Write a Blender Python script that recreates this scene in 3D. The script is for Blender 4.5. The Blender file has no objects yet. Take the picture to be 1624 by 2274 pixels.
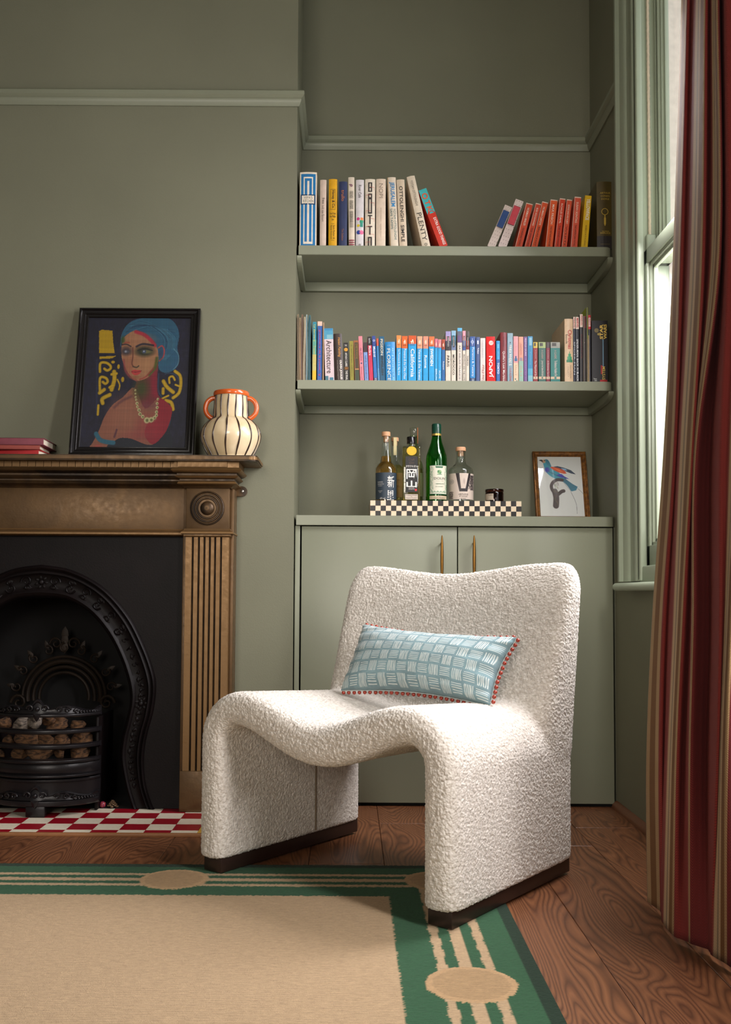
import bpy, bmesh, math, random
import numpy as np
from mathutils import Matrix, Vector
from math import sin, cos, pi, radians, sqrt, atan2

S = bpy.context.scene
COL = S.collection
random.seed(7); rng = np.random.RandomState(7)

# ------------------------------------------------------------ camera (35 mm lens, eye 0.70 m above the floor)
FPX, PPX, PPY, EYE = 2211.0, 775.0, 1206.0, 0.70
PITCH, ROLL = radians(2.95), radians(0.34)
cam_d = bpy.data.cameras.new('camera'); cam = bpy.data.objects.new('camera', cam_d); COL.objects.link(cam)
S.camera = cam
cam_d.sensor_fit = 'VERTICAL'; cam_d.sensor_height = 36.0; cam_d.sensor_width = 24.0
cam_d.lens = FPX * 36.0 / 2274.0
cam_d.shift_x = (812.0 - PPX) / 2274.0
cam_d.shift_y = (PPY - 1137.0) / 2274.0
cam_d.clip_start = 0.02
_x = Vector((1, 0, 0)); _u = Vector((0, -sin(PITCH), cos(PITCH))); CF = Vector((0, cos(PITCH), sin(PITCH)))
CX = _x * cos(ROLL) + _u * sin(ROLL); CU = -_x * sin(ROLL) + _u * cos(ROLL)
_m = Matrix((CX, CU, -CF)).transposed().to_4x4(); _m.translation = (0, 0, EYE)
cam.matrix_world = _m

def ray(px, py): return CF + CX * ((px - PPX) / FPX) - CU * ((py - PPY) / FPX)
def at(px, py, Y):                    # the point at distance Y (m) in front of the camera wall-wise
    d = ray(px, py); t = Y / d.y; return Vector((d.x * t, Y, EYE + d.z * t))
def atz(px, py, z=0.0):               # the point at height z
    d = ray(px, py); t = (z - EYE) / d.z; return Vector((d.x * t, d.y * t, z))
def atx(px, py, X):
    d = ray(px, py); t = X / d.x; return Vector((X, d.y * t, EYE + d.z * t))

# ------------------------------------------------------------ light and exposure
world = bpy.data.worlds.new('world'); S.world = world; world.use_nodes = True
bgn = world.node_tree.nodes['Background']
bgn.inputs[0].default_value = (0.93, 0.95, 1.0, 1); bgn.inputs[1].default_value = 1.6
S.view_settings.view_transform = 'Standard'; S.view_settings.look = 'None'
S.view_settings.exposure = 0.16; S.view_settings.gamma = 1.0; S.view_settings.use_curve_mapping = False

def area(name, loc, target, sx, sy, power, col, spread=180):
    l = bpy.data.lights.new(name, 'AREA'); l.shape = 'RECTANGLE'; l.size = sx; l.size_y = sy
    l.energy = power; l.color = col; l.spread = radians(spread)
    o = bpy.data.objects.new(name, l); COL.objects.link(o); o.location = loc
    o.rotation_euler = (Vector(target) - Vector(loc)).to_track_quat('-Z', 'Y').to_euler()
    return o
# daylight falling in through the sash window beside the alcove, and through the window nearer the camera
area('daylight_window', (1.17, 2.68, 1.60), (-0.2, 2.20, 0.0), 0.48, 1.4, 56, (1.0, 0.955, 0.98), 180)
area('daylight_bay', (0.97, 1.32, 1.15), (0.2, 2.4, 0.30), 0.28, 1.1, 40, (1.0, 0.955, 0.95), 180)
area('added_fill_rear', (-0.9, -2.62, 1.8), (0.3, 3.4, 1.15), 1.4, 1.5, 10, (1.0, 0.91, 0.79), 60)  # added frontal fill for the alcove, not from a known window

# ------------------------------------------------------------ helpers
def s2l(c):
    c = np.asarray(c, float) / 255.0
    return tuple(np.where(c <= 0.04045, c / 12.92, ((c + 0.055) / 1.055) ** 2.4))
def rgba(c): return (*s2l(c), 1.0)

class NT:
    def __init__(s, name):
        s.m = bpy.data.materials.new(name); s.m.use_nodes = True; s.t = s.m.node_tree; s.n = s.t.nodes; s.l = s.t.links
        s.b = s.n['Principled BSDF']; s.out = s.n['Material Output']
    def new(s, t, **k):
        n = s.n.new(t)
        for a, v in k.items():
            if a.startswith('_'): n.inputs[a[1:].replace('_', ' ')].default_value = v
            else: setattr(n, a, v)
        return n
    def link(s, a, b): s.l.new(a, b)
    def ramp(s, fac, stops):
        r = s.new('ShaderNodeValToRGB'); e = r.color_ramp.elements
        while len(e) > len(stops): e.remove(e[-1])
        while len(e) < len(stops): e.new(0.5)
        for i, (p, c) in enumerate(stops): e[i].position = p; e[i].color = c if len(c) == 4 else (*c, 1)
        s.link(fac, r.inputs[0]); return r.outputs[0]
    def coord(s, kind='Object', scale=(1, 1, 1)):
        tc = s.new('ShaderNodeTexCoord'); mp = s.new('ShaderNodeMapping'); mp.inputs['Scale'].default_value = scale
        s.link(tc.outputs[kind], mp.inputs[0]); return mp.outputs[0]
    def noise(s, vec, scale, detail=3, rough=0.5, dist=0.0):
        n = s.new('ShaderNodeTexNoise'); n.inputs['Scale'].default_value = scale; n.inputs['Detail'].default_value = detail
        n.inputs['Roughness'].default_value = rough; n.inputs['Distortion'].default_value = dist
        s.link(vec, n.inputs['Vector']); return n.outputs[0]
    def bump(s, h, strength=0.3, dist=0.002, prev=None):
        b = s.new('ShaderNodeBump'); b.inputs['Strength'].default_value = strength; b.inputs['Distance'].default_value = dist
        s.link(h, b.inputs['Height'])
        if prev is not None: s.link(prev, b.inputs['Normal'])
        s.link(b.outputs[0], s.b.inputs['Normal']); return b.outputs[0]
    def mix(s, a, b, fac, mode='MIX'):
        m = s.new('ShaderNodeMix', data_type='RGBA', blend_type=mode)
        for sock, v in ((m.inputs[6], a), (m.inputs[7], b)):
            if isinstance(v, tuple): sock.default_value = v if len(v) == 4 else (*v, 1)
            else: s.link(v, sock)
        if isinstance(fac, float): m.inputs[0].default_value = fac
        else: s.link(fac, m.inputs[0])
        return m.outputs[2]

_mats = {}
def flat(col, rough=0.55, metal=0.0, coat=0.0, name=None):
    key = (tuple(col), rough, metal, coat)
    if key in _mats: return _mats[key]
    t = NT(name or 'paint_%d_%d_%d' % tuple(col))
    c = rgba(col); v = t.noise(t.coord(), 60, 2)
    t.link(t.ramp(v, [(0.3, tuple(x * 0.92 for x in c[:3])), (0.7, tuple(min(1, x * 1.06) for x in c[:3]))]), t.b.inputs['Base Color'])
    t.b.inputs['Roughness'].default_value = rough; t.b.inputs['Metallic'].default_value = metal
    t.b.inputs['Coat Weight'].default_value = coat
    _mats[key] = t.m; return t.m

def wmat(o):
    m = o.matrix_basis.copy()
    if o.parent: m = wmat(o.parent) @ o.matrix_parent_inverse @ m
    return m
def link(o, parent=None, world=False):
    COL.objects.link(o)
    if parent is not None:
        o.parent = parent
        if world: o.matrix_parent_inverse = wmat(parent).inverted()
    return o
def mesh(name, verts, faces, mat=None, parent=None, world=False, smooth=False, kind=None, colors=None):
    me = bpy.data.meshes.new(name); me.from_pydata([tuple(map(float, v)) for v in verts], [], faces)
    if colors is not None:
        ca = me.color_attributes.new('col', 'FLOAT_COLOR', 'POINT')
        c = np.ones((len(verts), 4), np.float32); c[:, :3] = colors; ca.data.foreach_set('color', c.ravel())
    bm = bmesh.new(); bm.from_mesh(me); bmesh.ops.recalc_face_normals(bm, faces=bm.faces); bm.to_mesh(me); bm.free()
    if smooth: me.shade_smooth()
    if mat: me.materials.append(mat)
    o = bpy.data.objects.new(name, me)
    if kind: o['kind'] = kind
    return link(o, parent, world)
def auto(o, ang=35):
    me = o.data; me.shade_smooth(); me.set_sharp_from_angle(angle=radians(ang)); return o
def tag(o, label, cat, group=None):
    o['label'] = label; o['category'] = cat
    if group: o['group'] = group
    return o
def thing(name, label, cat, loc=(0, 0, 0), rot=(0, 0, 0), group=None):
    o = bpy.data.objects.new(name, None); COL.objects.link(o); o.empty_display_size = 0.05
    o.location = loc; o.rotation_euler = rot
    return tag(o, label, cat, group)
def cube_vf(x0, x1, y0, y1, z0, z1):
    v = [(x, y, z) for z in (z0, z1) for y in (y0, y1) for x in (x0, x1)]
    f = [(0, 2, 3, 1), (4, 5, 7, 6), (0, 1, 5, 4), (2, 6, 7, 3), (0, 4, 6, 2), (1, 3, 7, 5)]
    return v, f
def join_vf(parts):
    V = []; Fc = []
    for v, f in parts:
        n = len(V); V += list(v); Fc += [tuple(i + n for i in q) for q in f]
    return V, Fc
def boxes(name, bl, mat, parent=None, world=False, bevel=0.0, seg=2, kind=None):
    V, Fc = join_vf([cube_vf(*b) for b in bl])
    o = mesh(name, V, Fc, mat, parent, world, kind=kind)
    if bevel > 0:
        bm = bmesh.new(); bm.from_mesh(o.data)
        bmesh.ops.bevel(bm, geom=bm.edges[:], offset=bevel, segments=seg, affect='EDGES', profile=0.5, clamp_overlap=True)
        bm.to_mesh(o.data); bm.free(); auto(o, 40)
    return o
def grid_vf(P):                      # P: array (n, m, 3)
    n, m = P.shape[:2]; V = P.reshape(-1, 3)
    F = [(i * m + j, i * m + j + 1, (i + 1) * m + j + 1, (i + 1) * m + j) for i in range(n - 1) for j in range(m - 1)]
    return V, F
def lathe(name, prof, mat, parent=None, world=False, loc=(0, 0, 0), seg=40, a0=0.0, a1=2 * pi, smooth=True):
    full = abs(a1 - a0 - 2 * pi) < 1e-6; n = seg if full else seg + 1
    V = []; F = []
    for k in range(n):
        a = a0 + (a1 - a0) * k / seg
        for r, z in prof: V.append((loc[0] + r * cos(a), loc[1] + r * sin(a), loc[2] + z))
    m = len(prof)
    for k in range(seg):
        k2 = (k + 1) % n
        for j in range(m - 1): F.append((k * m + j, k2 * m + j, k2 * m + j + 1, k * m + j + 1))
    me = mesh(name, V, F, mat, parent, world)
    bm = bmesh.new(); bm.from_mesh(me.data); bmesh.ops.remove_doubles(bm, verts=bm.verts, dist=1e-6)
    bmesh.ops.recalc_face_normals(bm, faces=bm.faces); bm.to_mesh(me.data); bm.free()
    if smooth: auto(me, 40)
    return me
def tube_vf(pts, rad, seg=8, cap=True):
    P = [Vector(p) for p in pts]; n = len(P); V = []; F = []
    R = rad if hasattr(rad, '__len__') else [rad] * n
    up = None
    for i in range(n):
        t = (P[min(i + 1, n - 1)] - P[max(i - 1, 0)]).normalized()
        if up is None: up = Vector((0, 0, 1)) if abs(t.z) < 0.9 else Vector((1, 0, 0))
        s = t.cross(up).normalized(); up = s.cross(t).normalized()
        for k in range(seg):
            a = 2 * pi * k / seg; V.append(P[i] + (s * cos(a) + up * sin(a)) * R[i])
    for i in range(n - 1):
        for k in range(seg):
            k2 = (k + 1) % seg; F.append((i * seg + k, i * seg + k2, (i + 1) * seg + k2, (i + 1) * seg + k))
    if cap: F += [tuple(range(seg))[::-1], tuple(range((n - 1) * seg, n * seg))]
    return [tuple(v) for v in V], F
def tube(name, pts, rad, mat, parent=None, world=False, seg=8):
    V, F = tube_vf(pts, rad, seg); return auto(mesh(name, V, F, mat, parent, world), 50)
def sphere_vf(c, r, sc=(1, 1, 1), u=10, v=7):
    V = [(c[0], c[1], c[2] - r * sc[2])]; F = []
    for j in range(1, v):
        ph = -pi / 2 + pi * j / v
        for i in range(u):
            th = 2 * pi * i / u
            V.append((c[0] + r * sc[0] * cos(ph) * cos(th), c[1] + r * sc[1] * cos(ph) * sin(th), c[2] + r * sc[2] * sin(ph)))
    V.append((c[0], c[1], c[2] + r * sc[2])); N = len(V) - 1
    for i in range(u):
        i2 = (i + 1) % u; F.append((0, 1 + i2, 1 + i)); F.append((N, 1 + (v - 2) * u + i, 1 + (v - 2) * u + i2))
        for j in range(v - 2): F.append((1 + j * u + i, 1 + j * u + i2, 1 + (j + 1) * u + i2, 1 + (j + 1) * u + i))
    return V, F
def sweep(name, prof, path, mat, parent=None, world=False, closed_prof=True, cap=True, kind=None, smooth=True):
    """prof: [(d, z)] with d measured outwards (to the right of the walking direction) from the plan path [(x, y)]; mitred corners."""
    n = len(path); V = []; F = []; m = len(prof)
    for i in range(n):
        p = Vector(path[i])
        d0 = (Vector(path[i]) - Vector(path[i - 1])).normalized() if i > 0 else None
        d1 = (Vector(path[i + 1]) - Vector(path[i])).normalized() if i < n - 1 else None
        if d0 is None: nn = Vector((d1.y, -d1.x)); k = 1
        elif d1 is None: nn = Vector((d0.y, -d0.x)); k = 1
        else:
            n0 = Vector((d0.y, -d0.x)); n1 = Vector((d1.y, -d1.x)); nn = (n0 + n1).normalized(); k = 1 / max(0.2, nn.dot(n0))
        for d, z in prof: q = p + nn * d * k; V.append((q.x, q.y, z))
    for i in range(n - 1):
        for j in range(m if closed_prof else m - 1):
            j2 = (j + 1) % m; F.append((i * m + j, i * m + j2, (i + 1) * m + j2, (i + 1) * m + j))
    if cap and closed_prof: F += [tuple(range(m)), tuple(range((n - 1) * m, n * m))[::-1]]
    o = mesh(name, V, F, mat, parent, world, kind=kind)
    return auto(o, 30) if smooth else o
def extrude_poly(name, pts, axis, a, b, mat, parent=None, world=False, bevel=0.0):
    """pts in the plane across AXIS, extruded from a to b."""
    n = len(pts)
    def P(p, t): return {'x': (t, p[0], p[1]), 'y': (p[0], t, p[1]), 'z': (p[0], p[1], t)}[axis]
    V = [P(p, a) for p in pts] + [P(p, b) for p in pts]
    F = [tuple(range(n)), tuple(range(n, 2 * n))[::-1]] + [(i, (i + 1) % n, n + (i + 1) % n, n + i) for i in range(n)]
    o = mesh(name, V, F, mat, parent, world)
    if bevel:
        bm = bmesh.new(); bm.from_mesh(o.data)
        bmesh.ops.bevel(bm, geom=bm.edges[:], offset=bevel, segments=2, affect='EDGES', clamp_overlap=True)
        bm.to_mesh(o.data); bm.free()
    return auto(o, 35)
def spline(pts, n=8, closed=False):
    P = [np.array(p, float) for p in pts]; out = []
    N = len(P); rngi = range(N) if closed else range(N - 1)
    for i in rngi:
        if closed: a, b, c, d = P[i - 1], P[i], P[(i + 1) % N], P[(i + 2) % N]
        else: a, b, c, d = P[max(i - 1, 0)], P[i], P[i + 1], P[min(i + 2, N - 1)]
        for k in range(n):
            t = k / n
            out.append(0.5 * ((2 * b) + (c - a) * t + (2 * a - 5 * b + 4 * c - d) * t * t + (3 * b - a - 3 * c + d) * t ** 3))
    if not closed: out.append(P[-1])
    return out

# text -> flat mesh that fits a w x h box centred on 0
_tc = {}
def text_vf(s, w, h, fit=False, shear=0.0, bold=0.0):
    key = (s, shear, bold)
    if key not in _tc:
        cu = bpy.data.curves.new('t', 'FONT'); cu.body = s; cu.resolution_u = 3; cu.shear = shear; cu.offset = bold
        cu.align_x = 'CENTER'; cu.space_line = 0.9
        o = bpy.data.objects.new('t', cu); COL.objects.link(o)
        bpy.context.view_layer.update()
        me = bpy.data.meshes.new_from_object(o.evaluated_get(bpy.context.evaluated_depsgraph_get()))
        V = np.array([v.co[:] for v in me.vertices]); F = [tuple(p.vertices) for p in me.polygons]
        bpy.data.objects.remove(o); bpy.data.curves.remove(cu); bpy.data.meshes.remove(me)
        if len(V): V -= (V.max(0) + V.min(0)) / 2
        _tc[key] = (V, F)
    V, F = _tc[key]
    if len(V) == 0: return np.zeros((0, 3)), []
    ext = V.max(0) - V.min(0); sx, sy = w / ext[0], h / ext[1]
    if not fit: sx = min(sx, sy * 1.35); sy = min(sy, sx * 1.35)
    return V * np.array([sx, sy, 1]), F
def text_on(name, s, c, ex, ey, w, h, col, parent, world=False, fit=True, wrap=None, rough=0.5, bold=0.0, shear=0.0, metal=0.0):
    """text centred at c, reading along ex with up ey; wrap: function on points"""
    V, F = text_vf(s, w, h, fit, shear, bold)
    c, ex, ey = map(np.array, (c, ex, ey))
    P = c + V[:, :1] * ex + V[:, 1:2] * ey
    if wrap: P = np.array([wrap(p) for p in P])
    me = bpy.data.meshes.new(name); me.from_pydata([tuple(map(float, p)) for p in P], [], F)
    me.materials.append(flat(col, rough, metal)); o = bpy.data.objects.new(name, me)
    return link(o, parent, world)

# small paint box: polygons and strokes rasterised to vertex colours of a fine flat mesh (prints, paintings, labels)
class Canvas:
    def __init__(s, w, h, bg):
        s.w, s.h = w, h; s.a = np.ones((h, w, 3)) * np.array(bg, float)
        s.X, s.Y = np.meshgrid((np.arange(w) + 0.5) / w, (np.arange(h) + 0.5) / h); s.asp = h / w; s.map = None
    def pt(s, p): return s.map(p) if s.map else p
    def _blend(s, m, col, al): s.a += (np.array(col, float) - s.a) * (np.clip(m, 0, 1) * al)[..., None]
    def poly(s, pts, col, al=1.0):
        pts = [s.pt(p) for p in pts]; ins = np.zeros(s.X.shape, bool); n = len(pts)
        for i in range(n):
            x0, y0 = pts[i]; x1, y1 = pts[(i + 1) % n]
            if y0 == y1: continue
            c = ((y0 > s.Y) != (y1 > s.Y)) & (s.X < (x1 - x0) * (s.Y - y0) / (y1 - y0) + x0); ins ^= c
        s._blend(ins.astype(float), col, al)
    def stroke(s, pts, wd, col, al=1.0, soft=0.3, smooth=True):
        """wd as fraction of the width"""
        pts = [s.pt(p) for p in pts]
        if smooth and len(pts) > 2: pts = spline(pts, 6)
        d = np.full(s.X.shape, 9.0)
        for i in range(len(pts) - 1):
            x0, y0 = pts[i]; x1, y1 = pts[i + 1]; y0 *= s.asp; y1 *= s.asp
            vx, vy = x1 - x0, y1 - y0; L = vx * vx + vy * vy + 1e-12
            px, py = s.X - x0, s.Y * s.asp - y0; t = np.clip((px * vx + py * vy) / L, 0, 1)
            d = np.minimum(d, np.hypot(px - t * vx, py - t * vy))
        r = wd / 2; s._blend((r * (1 + soft) - d) / (2 * r * soft + 1e-9), col, al)
    def ell(s, c, rx, ry, col, al=1.0, soft=0.15):
        c = s.pt(c); d = np.hypot((s.X - c[0]) / rx, (s.Y - c[1]) * s.asp / ry); s._blend((1 + soft - d) / (2 * soft), col, al)
    def noise(s, k, amp, sx=1, sy=1):
        g = rng.rand(int(k * sy) + 2, int(k * sx) + 2); yi = s.Y * int(k * sy); xi = s.X * int(k * sx)
        y0 = yi.astype(int); x0 = xi.astype(int); fy = yi - y0; fx = xi - x0
        v = g[y0, x0] * (1 - fx) * (1 - fy) + g[y0, x0 + 1] * fx * (1 - fy) + g[y0 + 1, x0] * (1 - fx) * fy + g[y0 + 1, x0 + 1] * fx * fy
        s.a *= (1 + amp * (v - 0.5) * 2)[..., None]; return v
    def panel(s, name, fn, mat, parent, world=False):
        """fn(u, v) -> point; u right, v down, 0..1"""
        U, W = np.meshgrid(np.linspace(0, 1, s.w + 1), np.linspace(0, 1, s.h + 1)); P = fn(U, W)
        n, m = P.shape[:2]; V = P.reshape(-1, 3)
        F = [(i * m + j, i * m + j + 1, (i + 1) * m + j + 1, (i + 1) * m + j) for i in range(n - 1) for j in range(m - 1)]
        me = bpy.data.meshes.new(name); me.from_pydata(V.tolist(), [], F)
        ca = me.color_attributes.new('col', 'FLOAT_COLOR', 'CORNER')
        c = np.clip(s.a, 0, 255).reshape(-1, 3) / 255.0; c = np.where(c <= 0.04045, c / 12.92, ((c + 0.055) / 1.055) ** 2.4)
        c4 = np.ones((len(c), 4), np.float32); c4[:, :3] = c
        ca.data.foreach_set('color', np.repeat(c4, 4, axis=0).ravel())
        me.materials.append(mat); me.shade_smooth(); o = bpy.data.objects.new(name, me); return link(o, parent, world)
def attr_mat(name, rough=0.6, bump=None, coat=0.0, sheen=0.0):
    t = NT(name); a = t.new('ShaderNodeVertexColor', layer_name='col'); t.link(a.outputs[0], t.b.inputs['Base Color'])
    t.b.inputs['Roughness'].default_value = rough; t.b.inputs['Coat Weight'].default_value = coat; t.b.inputs['Sheen Weight'].default_value = sheen
    if bump: t.bump(t.noise(t.coord('Object'), bump[0], 3), bump[1], bump[2])
    return t.m
M_PRINT = attr_mat('printed_paper', 0.45)

# ------------------------------------------------------------ materials
def paint(name, col, rough=0.5, b=0.12, streak=None):
    t = NT(name); v = t.coord('Object', streak or (1, 1, 1)); n = t.noise(v, 3.0, 4); c = rgba(col)
    t.link(t.ramp(n, [(0.3, tuple(x * 0.95 for x in c[:3])), (0.7, tuple(x * 1.04 for x in c[:3]))]), t.b.inputs['Base Color'])
    t.b.inputs['Roughness'].default_value = rough; t.bump(t.noise(v, 260, 2), b, 0.001); return t.m
GREEN = (118, 118, 97)
M_WALL = paint('green_wall_paint', GREEN, 0.62, 0.25)
M_WOODG = paint('green_satin_paint', (134, 137, 116), 0.38, 0.08)
M_WINP = paint('green_window_gloss', (158, 168, 146), 0.32, 0.08)
M_CEIL = paint('ceiling_paint', (200, 198, 188), 0.7)
M_GAP = flat((14, 14, 12), 0.9)
M_BLACKWOOD = flat((42, 27, 22), 0.35)
def bronze():
    t = NT('aged_bronze_iron'); v = t.coord('Object'); n = t.noise(v, 7, 5, 0.6, 1.2); n2 = t.noise(v, 60, 3)
    c = t.ramp(n, [(0.25, s2l((28, 21, 16))), (0.45, s2l((48, 36, 25))), (0.62, s2l((76, 56, 34))), (0.8, s2l((38, 28, 21)))])
    ge = t.new('ShaderNodeNewGeometry')
    edge = t.ramp(ge.outputs['Pointiness'], [(0.53, (0, 0, 0)), (0.62, (1, 1, 1))])
    c2 = t.mix(c, s2l((120, 90, 54)), edge)
    t.link(c2, t.b.inputs['Base Color']); t.b.inputs['Metallic'].default_value = 0.45
    t.link(t.ramp(n2, [(0.3, (0.36,) * 3), (0.7, (0.5,) * 3)]), t.b.inputs['Roughness'])
    t.bump(t.noise(v, 130, 4), 0.25, 0.001); return t.m
M_BRONZE = bronze()
def iron(name, col, metal=0.3, rough=0.45, spec=0.5):
    t = NT(name); v = t.coord('Object'); c = rgba(col)
    t.link(t.ramp(t.noise(v, 14, 4), [(0.3, tuple(x * 0.75 for x in c[:3])), (0.7, tuple(x * 1.25 for x in c[:3]))]), t.b.inputs['Base Color'])
    t.b.inputs['Metallic'].default_value = metal; t.b.inputs['Roughness'].default_value = rough; t.b.inputs['Specular IOR Level'].default_value = spec
    t.bump(t.noise(v, 220, 3), 0.3, 0.0008); return t.m
M_IRON = iron('blackened_cast_iron', (14, 8, 8), 0.0, 0.5, 0.18)
M_IRON2 = iron('polished_cast_iron', (30, 27, 29), 0.35, 0.33, 0.5)
M_SOOT = flat((12, 10, 9), 0.95)
M_BRASS = flat((150, 108, 52), 0.32, 0.9)
M_GLASSPANE = NT('window_glass')
def pane_glass(t):
    tr = t.new('ShaderNodeBsdfTransparent'); gl = t.new('ShaderNodeBsdfGlossy'); gl.inputs['Roughness'].default_value = 0.02
    lw = t.new('ShaderNodeLayerWeight'); pw = t.new('ShaderNodeMath', operation='POWER'); t.link(lw.outputs['Facing'], pw.inputs[0]); pw.inputs[1].default_value = 5.0
    ml = t.new('ShaderNodeMath', operation='MULTIPLY_ADD'); t.link(pw.outputs[0], ml.inputs[0]); ml.inputs[1].default_value = 0.6; ml.inputs[2].default_value = 0.03; mx = t.new('ShaderNodeMixShader')
    t.link(ml.outputs[0], mx.inputs[0]); t.link(tr.outputs[0], mx.inputs[1]); t.link(gl.outputs[0], mx.inputs[2]); t.link(mx.outputs[0], t.out.inputs[0]); return t.m
M_GLASSPANE = pane_glass(M_GLASSPANE)
def bottle_glass(name, col, rough=0.02):
    t = NT(name); t.b.inputs['Base Color'].default_value = rgba(col); t.b.inputs['Transmission Weight'].default_value = 1.0
    t.b.inputs['Roughness'].default_value = rough; t.b.inputs['IOR'].default_value = 1.45; return t.m
def boucle():
    t = NT('cream_boucle'); v = t.coord('Object')
    vo = t.new('ShaderNodeTexVoronoi'); vo.inputs['Scale'].default_value = 210; t.link(v, vo.inputs[0])
    n1 = t.noise(v, 320, 3)
    c = t.ramp(t.noise(v, 120, 4), [(0.3, s2l((192, 182, 170))), (0.65, s2l((228, 221, 211)))])
    t.link(c, t.b.inputs['Base Color']); t.b.inputs['Roughness'].default_value = 0.95; t.b.inputs['Sheen Weight'].default_value = 0.25
    iv = t.new('ShaderNodeMath', operation='SUBTRACT'); iv.inputs[0].default_value = 1.0; t.link(vo.outputs[0], iv.inputs[1])
    b = t.bump(iv.outputs[0], 0.7, 0.0022); t.bump(n1, 0.5, 0.002, b); return t.m
M_BOUCLE = boucle()
def planks():
    t = NT('walnut_plank'); oi = t.new('ShaderNodeObjectInfo'); tc = t.new('ShaderNodeTexCoord')
    ml = t.new('ShaderNodeVectorMath', operation='SCALE'); cb = t.new('ShaderNodeCombineXYZ')
    for i in range(3): t.link(oi.outputs['Random'], cb.inputs[i])
    t.link(cb.outputs[0], ml.inputs[0]); ml.inputs['Scale'].default_value = 37.0
    ad = t.new('ShaderNodeVectorMath', operation='ADD'); t.link(tc.outputs['Object'], ad.inputs[0]); t.link(ml.outputs[0], ad.inputs[1])
    mp = t.new('ShaderNodeMapping'); mp.inputs['Scale'].default_value = (6.5, 1.25, 1); t.link(ad.outputs[0], mp.inputs[0])
    n = t.noise(mp.outputs[0], 1.0, 1.5, 0.45, 0.35)
    mt = t.new('ShaderNodeMath', operation='MULTIPLY'); t.link(n, mt.inputs[0]); mt.inputs[1].default_value = 42.0
    fr = t.new('ShaderNodeMath', operation='PINGPONG'); t.link(mt.outputs[0], fr.inputs[0]); fr.inputs[1].default_value = 0.5
    mp2 = t.new('ShaderNodeMapping'); mp2.inputs['Scale'].default_value = (160, 7, 1); t.link(ad.outputs[0], mp2.inputs[0])
    fine = t.noise(mp2.outputs[0], 1.0, 3, 0.6)
    grain = t.ramp(fr.outputs[0], [(0.0, s2l((84, 52, 34))), (0.16, s2l((110, 70, 46))), (0.5, s2l((134, 88, 58)))])
    c2 = t.mix(grain, s2l((88, 52, 32)), t.ramp(fine, [(0.45, (0, 0, 0)), (0.75, (0.55, 0.55, 0.55))]))
    tone = t.ramp(oi.outputs['Random'], [(0.0, (0.80, 0.76, 0.74)), (1.0, (1.08, 1.06, 1.0))])
    t.link(t.mix(c2, tone, 1.0, 'MULTIPLY'), t.b.inputs['Base Color'])
    t.b.inputs['Roughness'].default_value = 0.38
    t.bump(fr.outputs[0], 0.10, 0.001); return t.m
M_PLANK = planks()
# ------------------------------------------------------------ the room
YCH, YB, XL, XW = 3.31, 3.64, -0.184, 0.893       # chimney breast face, alcove back, chimney corner, window wall
def setting(o): o['kind'] = 'structure'; return o
fl = setting(boxes('floor', [(-3.4, 1.25, -2.6, YB + .3, -0.06, -0.012)], flat((60, 36, 24), 0.7)))
PW = 0.1975
for k in range(-6, 7):
    x0 = -0.499 + PW * k + 0.004; x1 = min(x0 + PW, XW + 0.01)
    if x0 > XW: continue
    offs = {5: 2.83 - .0, 3: 3.09}.get(k, 1.1 + (k * 0.73) % 1.25 + (0.6 if k % 2 else 0))
    cuts = [-2.6]; c = offs
    while c > 0.2: c -= 1.32
    while c < YB:
        if c > 0.2: cuts.append(c)
        c += 1.32
    cuts.append(YB)
    for a, b in zip(cuts[:-1], cuts[1:]):
        w = (x1 - x0) / 2 - 0.0006; l = (b - a) / 2 - 0.0006; e = 0.0012
        V = [(-w, -l, -.012), (w, -l, -.012), (w, l, -.012), (-w, l, -.012), (-w, -l, -e), (w, -l, -e), (w, l, -e), (-w, l, -e),
             (-w + e, -l + e, 0), (w - e, -l + e, 0), (w - e, l - e, 0), (-w + e, l - e, 0)]
        F = [(0, 1, 5, 4), (1, 2, 6, 5), (2, 3, 7, 6), (3, 0, 4, 7), (4, 5, 9, 8), (5, 6, 10, 9), (6, 7, 11, 10), (7, 4, 8, 11), (8, 9, 10, 11)]
        o = mesh('plank', V, F, M_PLANK); o.location = ((x0 + x1) / 2, (a + b) / 2, 0)
        o.parent = fl; o.matrix_parent_inverse = wmat(fl).inverted()
CZ = 3.0
setting(boxes('ceiling', [(-3.4, 1.25, -2.6, YB + .3, CZ, CZ + .1)], M_CEIL))
setting(boxes('wall_back', [(XL - .05, XW + .05, YB, YB + .2, 0, CZ)], M_WALL))
OX = at(92, 1254, 3.235).x                          # centre line of the fireplace
# chimney breast with the firebox opening
setting(boxes('wall_chimney', [(-2.3, OX - .40, YCH, YCH + .45, 0, CZ), (OX + .40, XL, YCH, YB + .1, 0, CZ), (OX - .40, OX + .40, YCH, YCH + .45, .95, CZ),
      (-2.3, XL - .2, YCH + .40, YCH + .5, 0, CZ)], M_WALL))
setting(boxes('wall_left', [(-3.5, -3.4, -2.6, YB + .3, 0, CZ), (-3.4, -2.3, YB, YB + .2, 0, CZ)], M_WALL))
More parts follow.
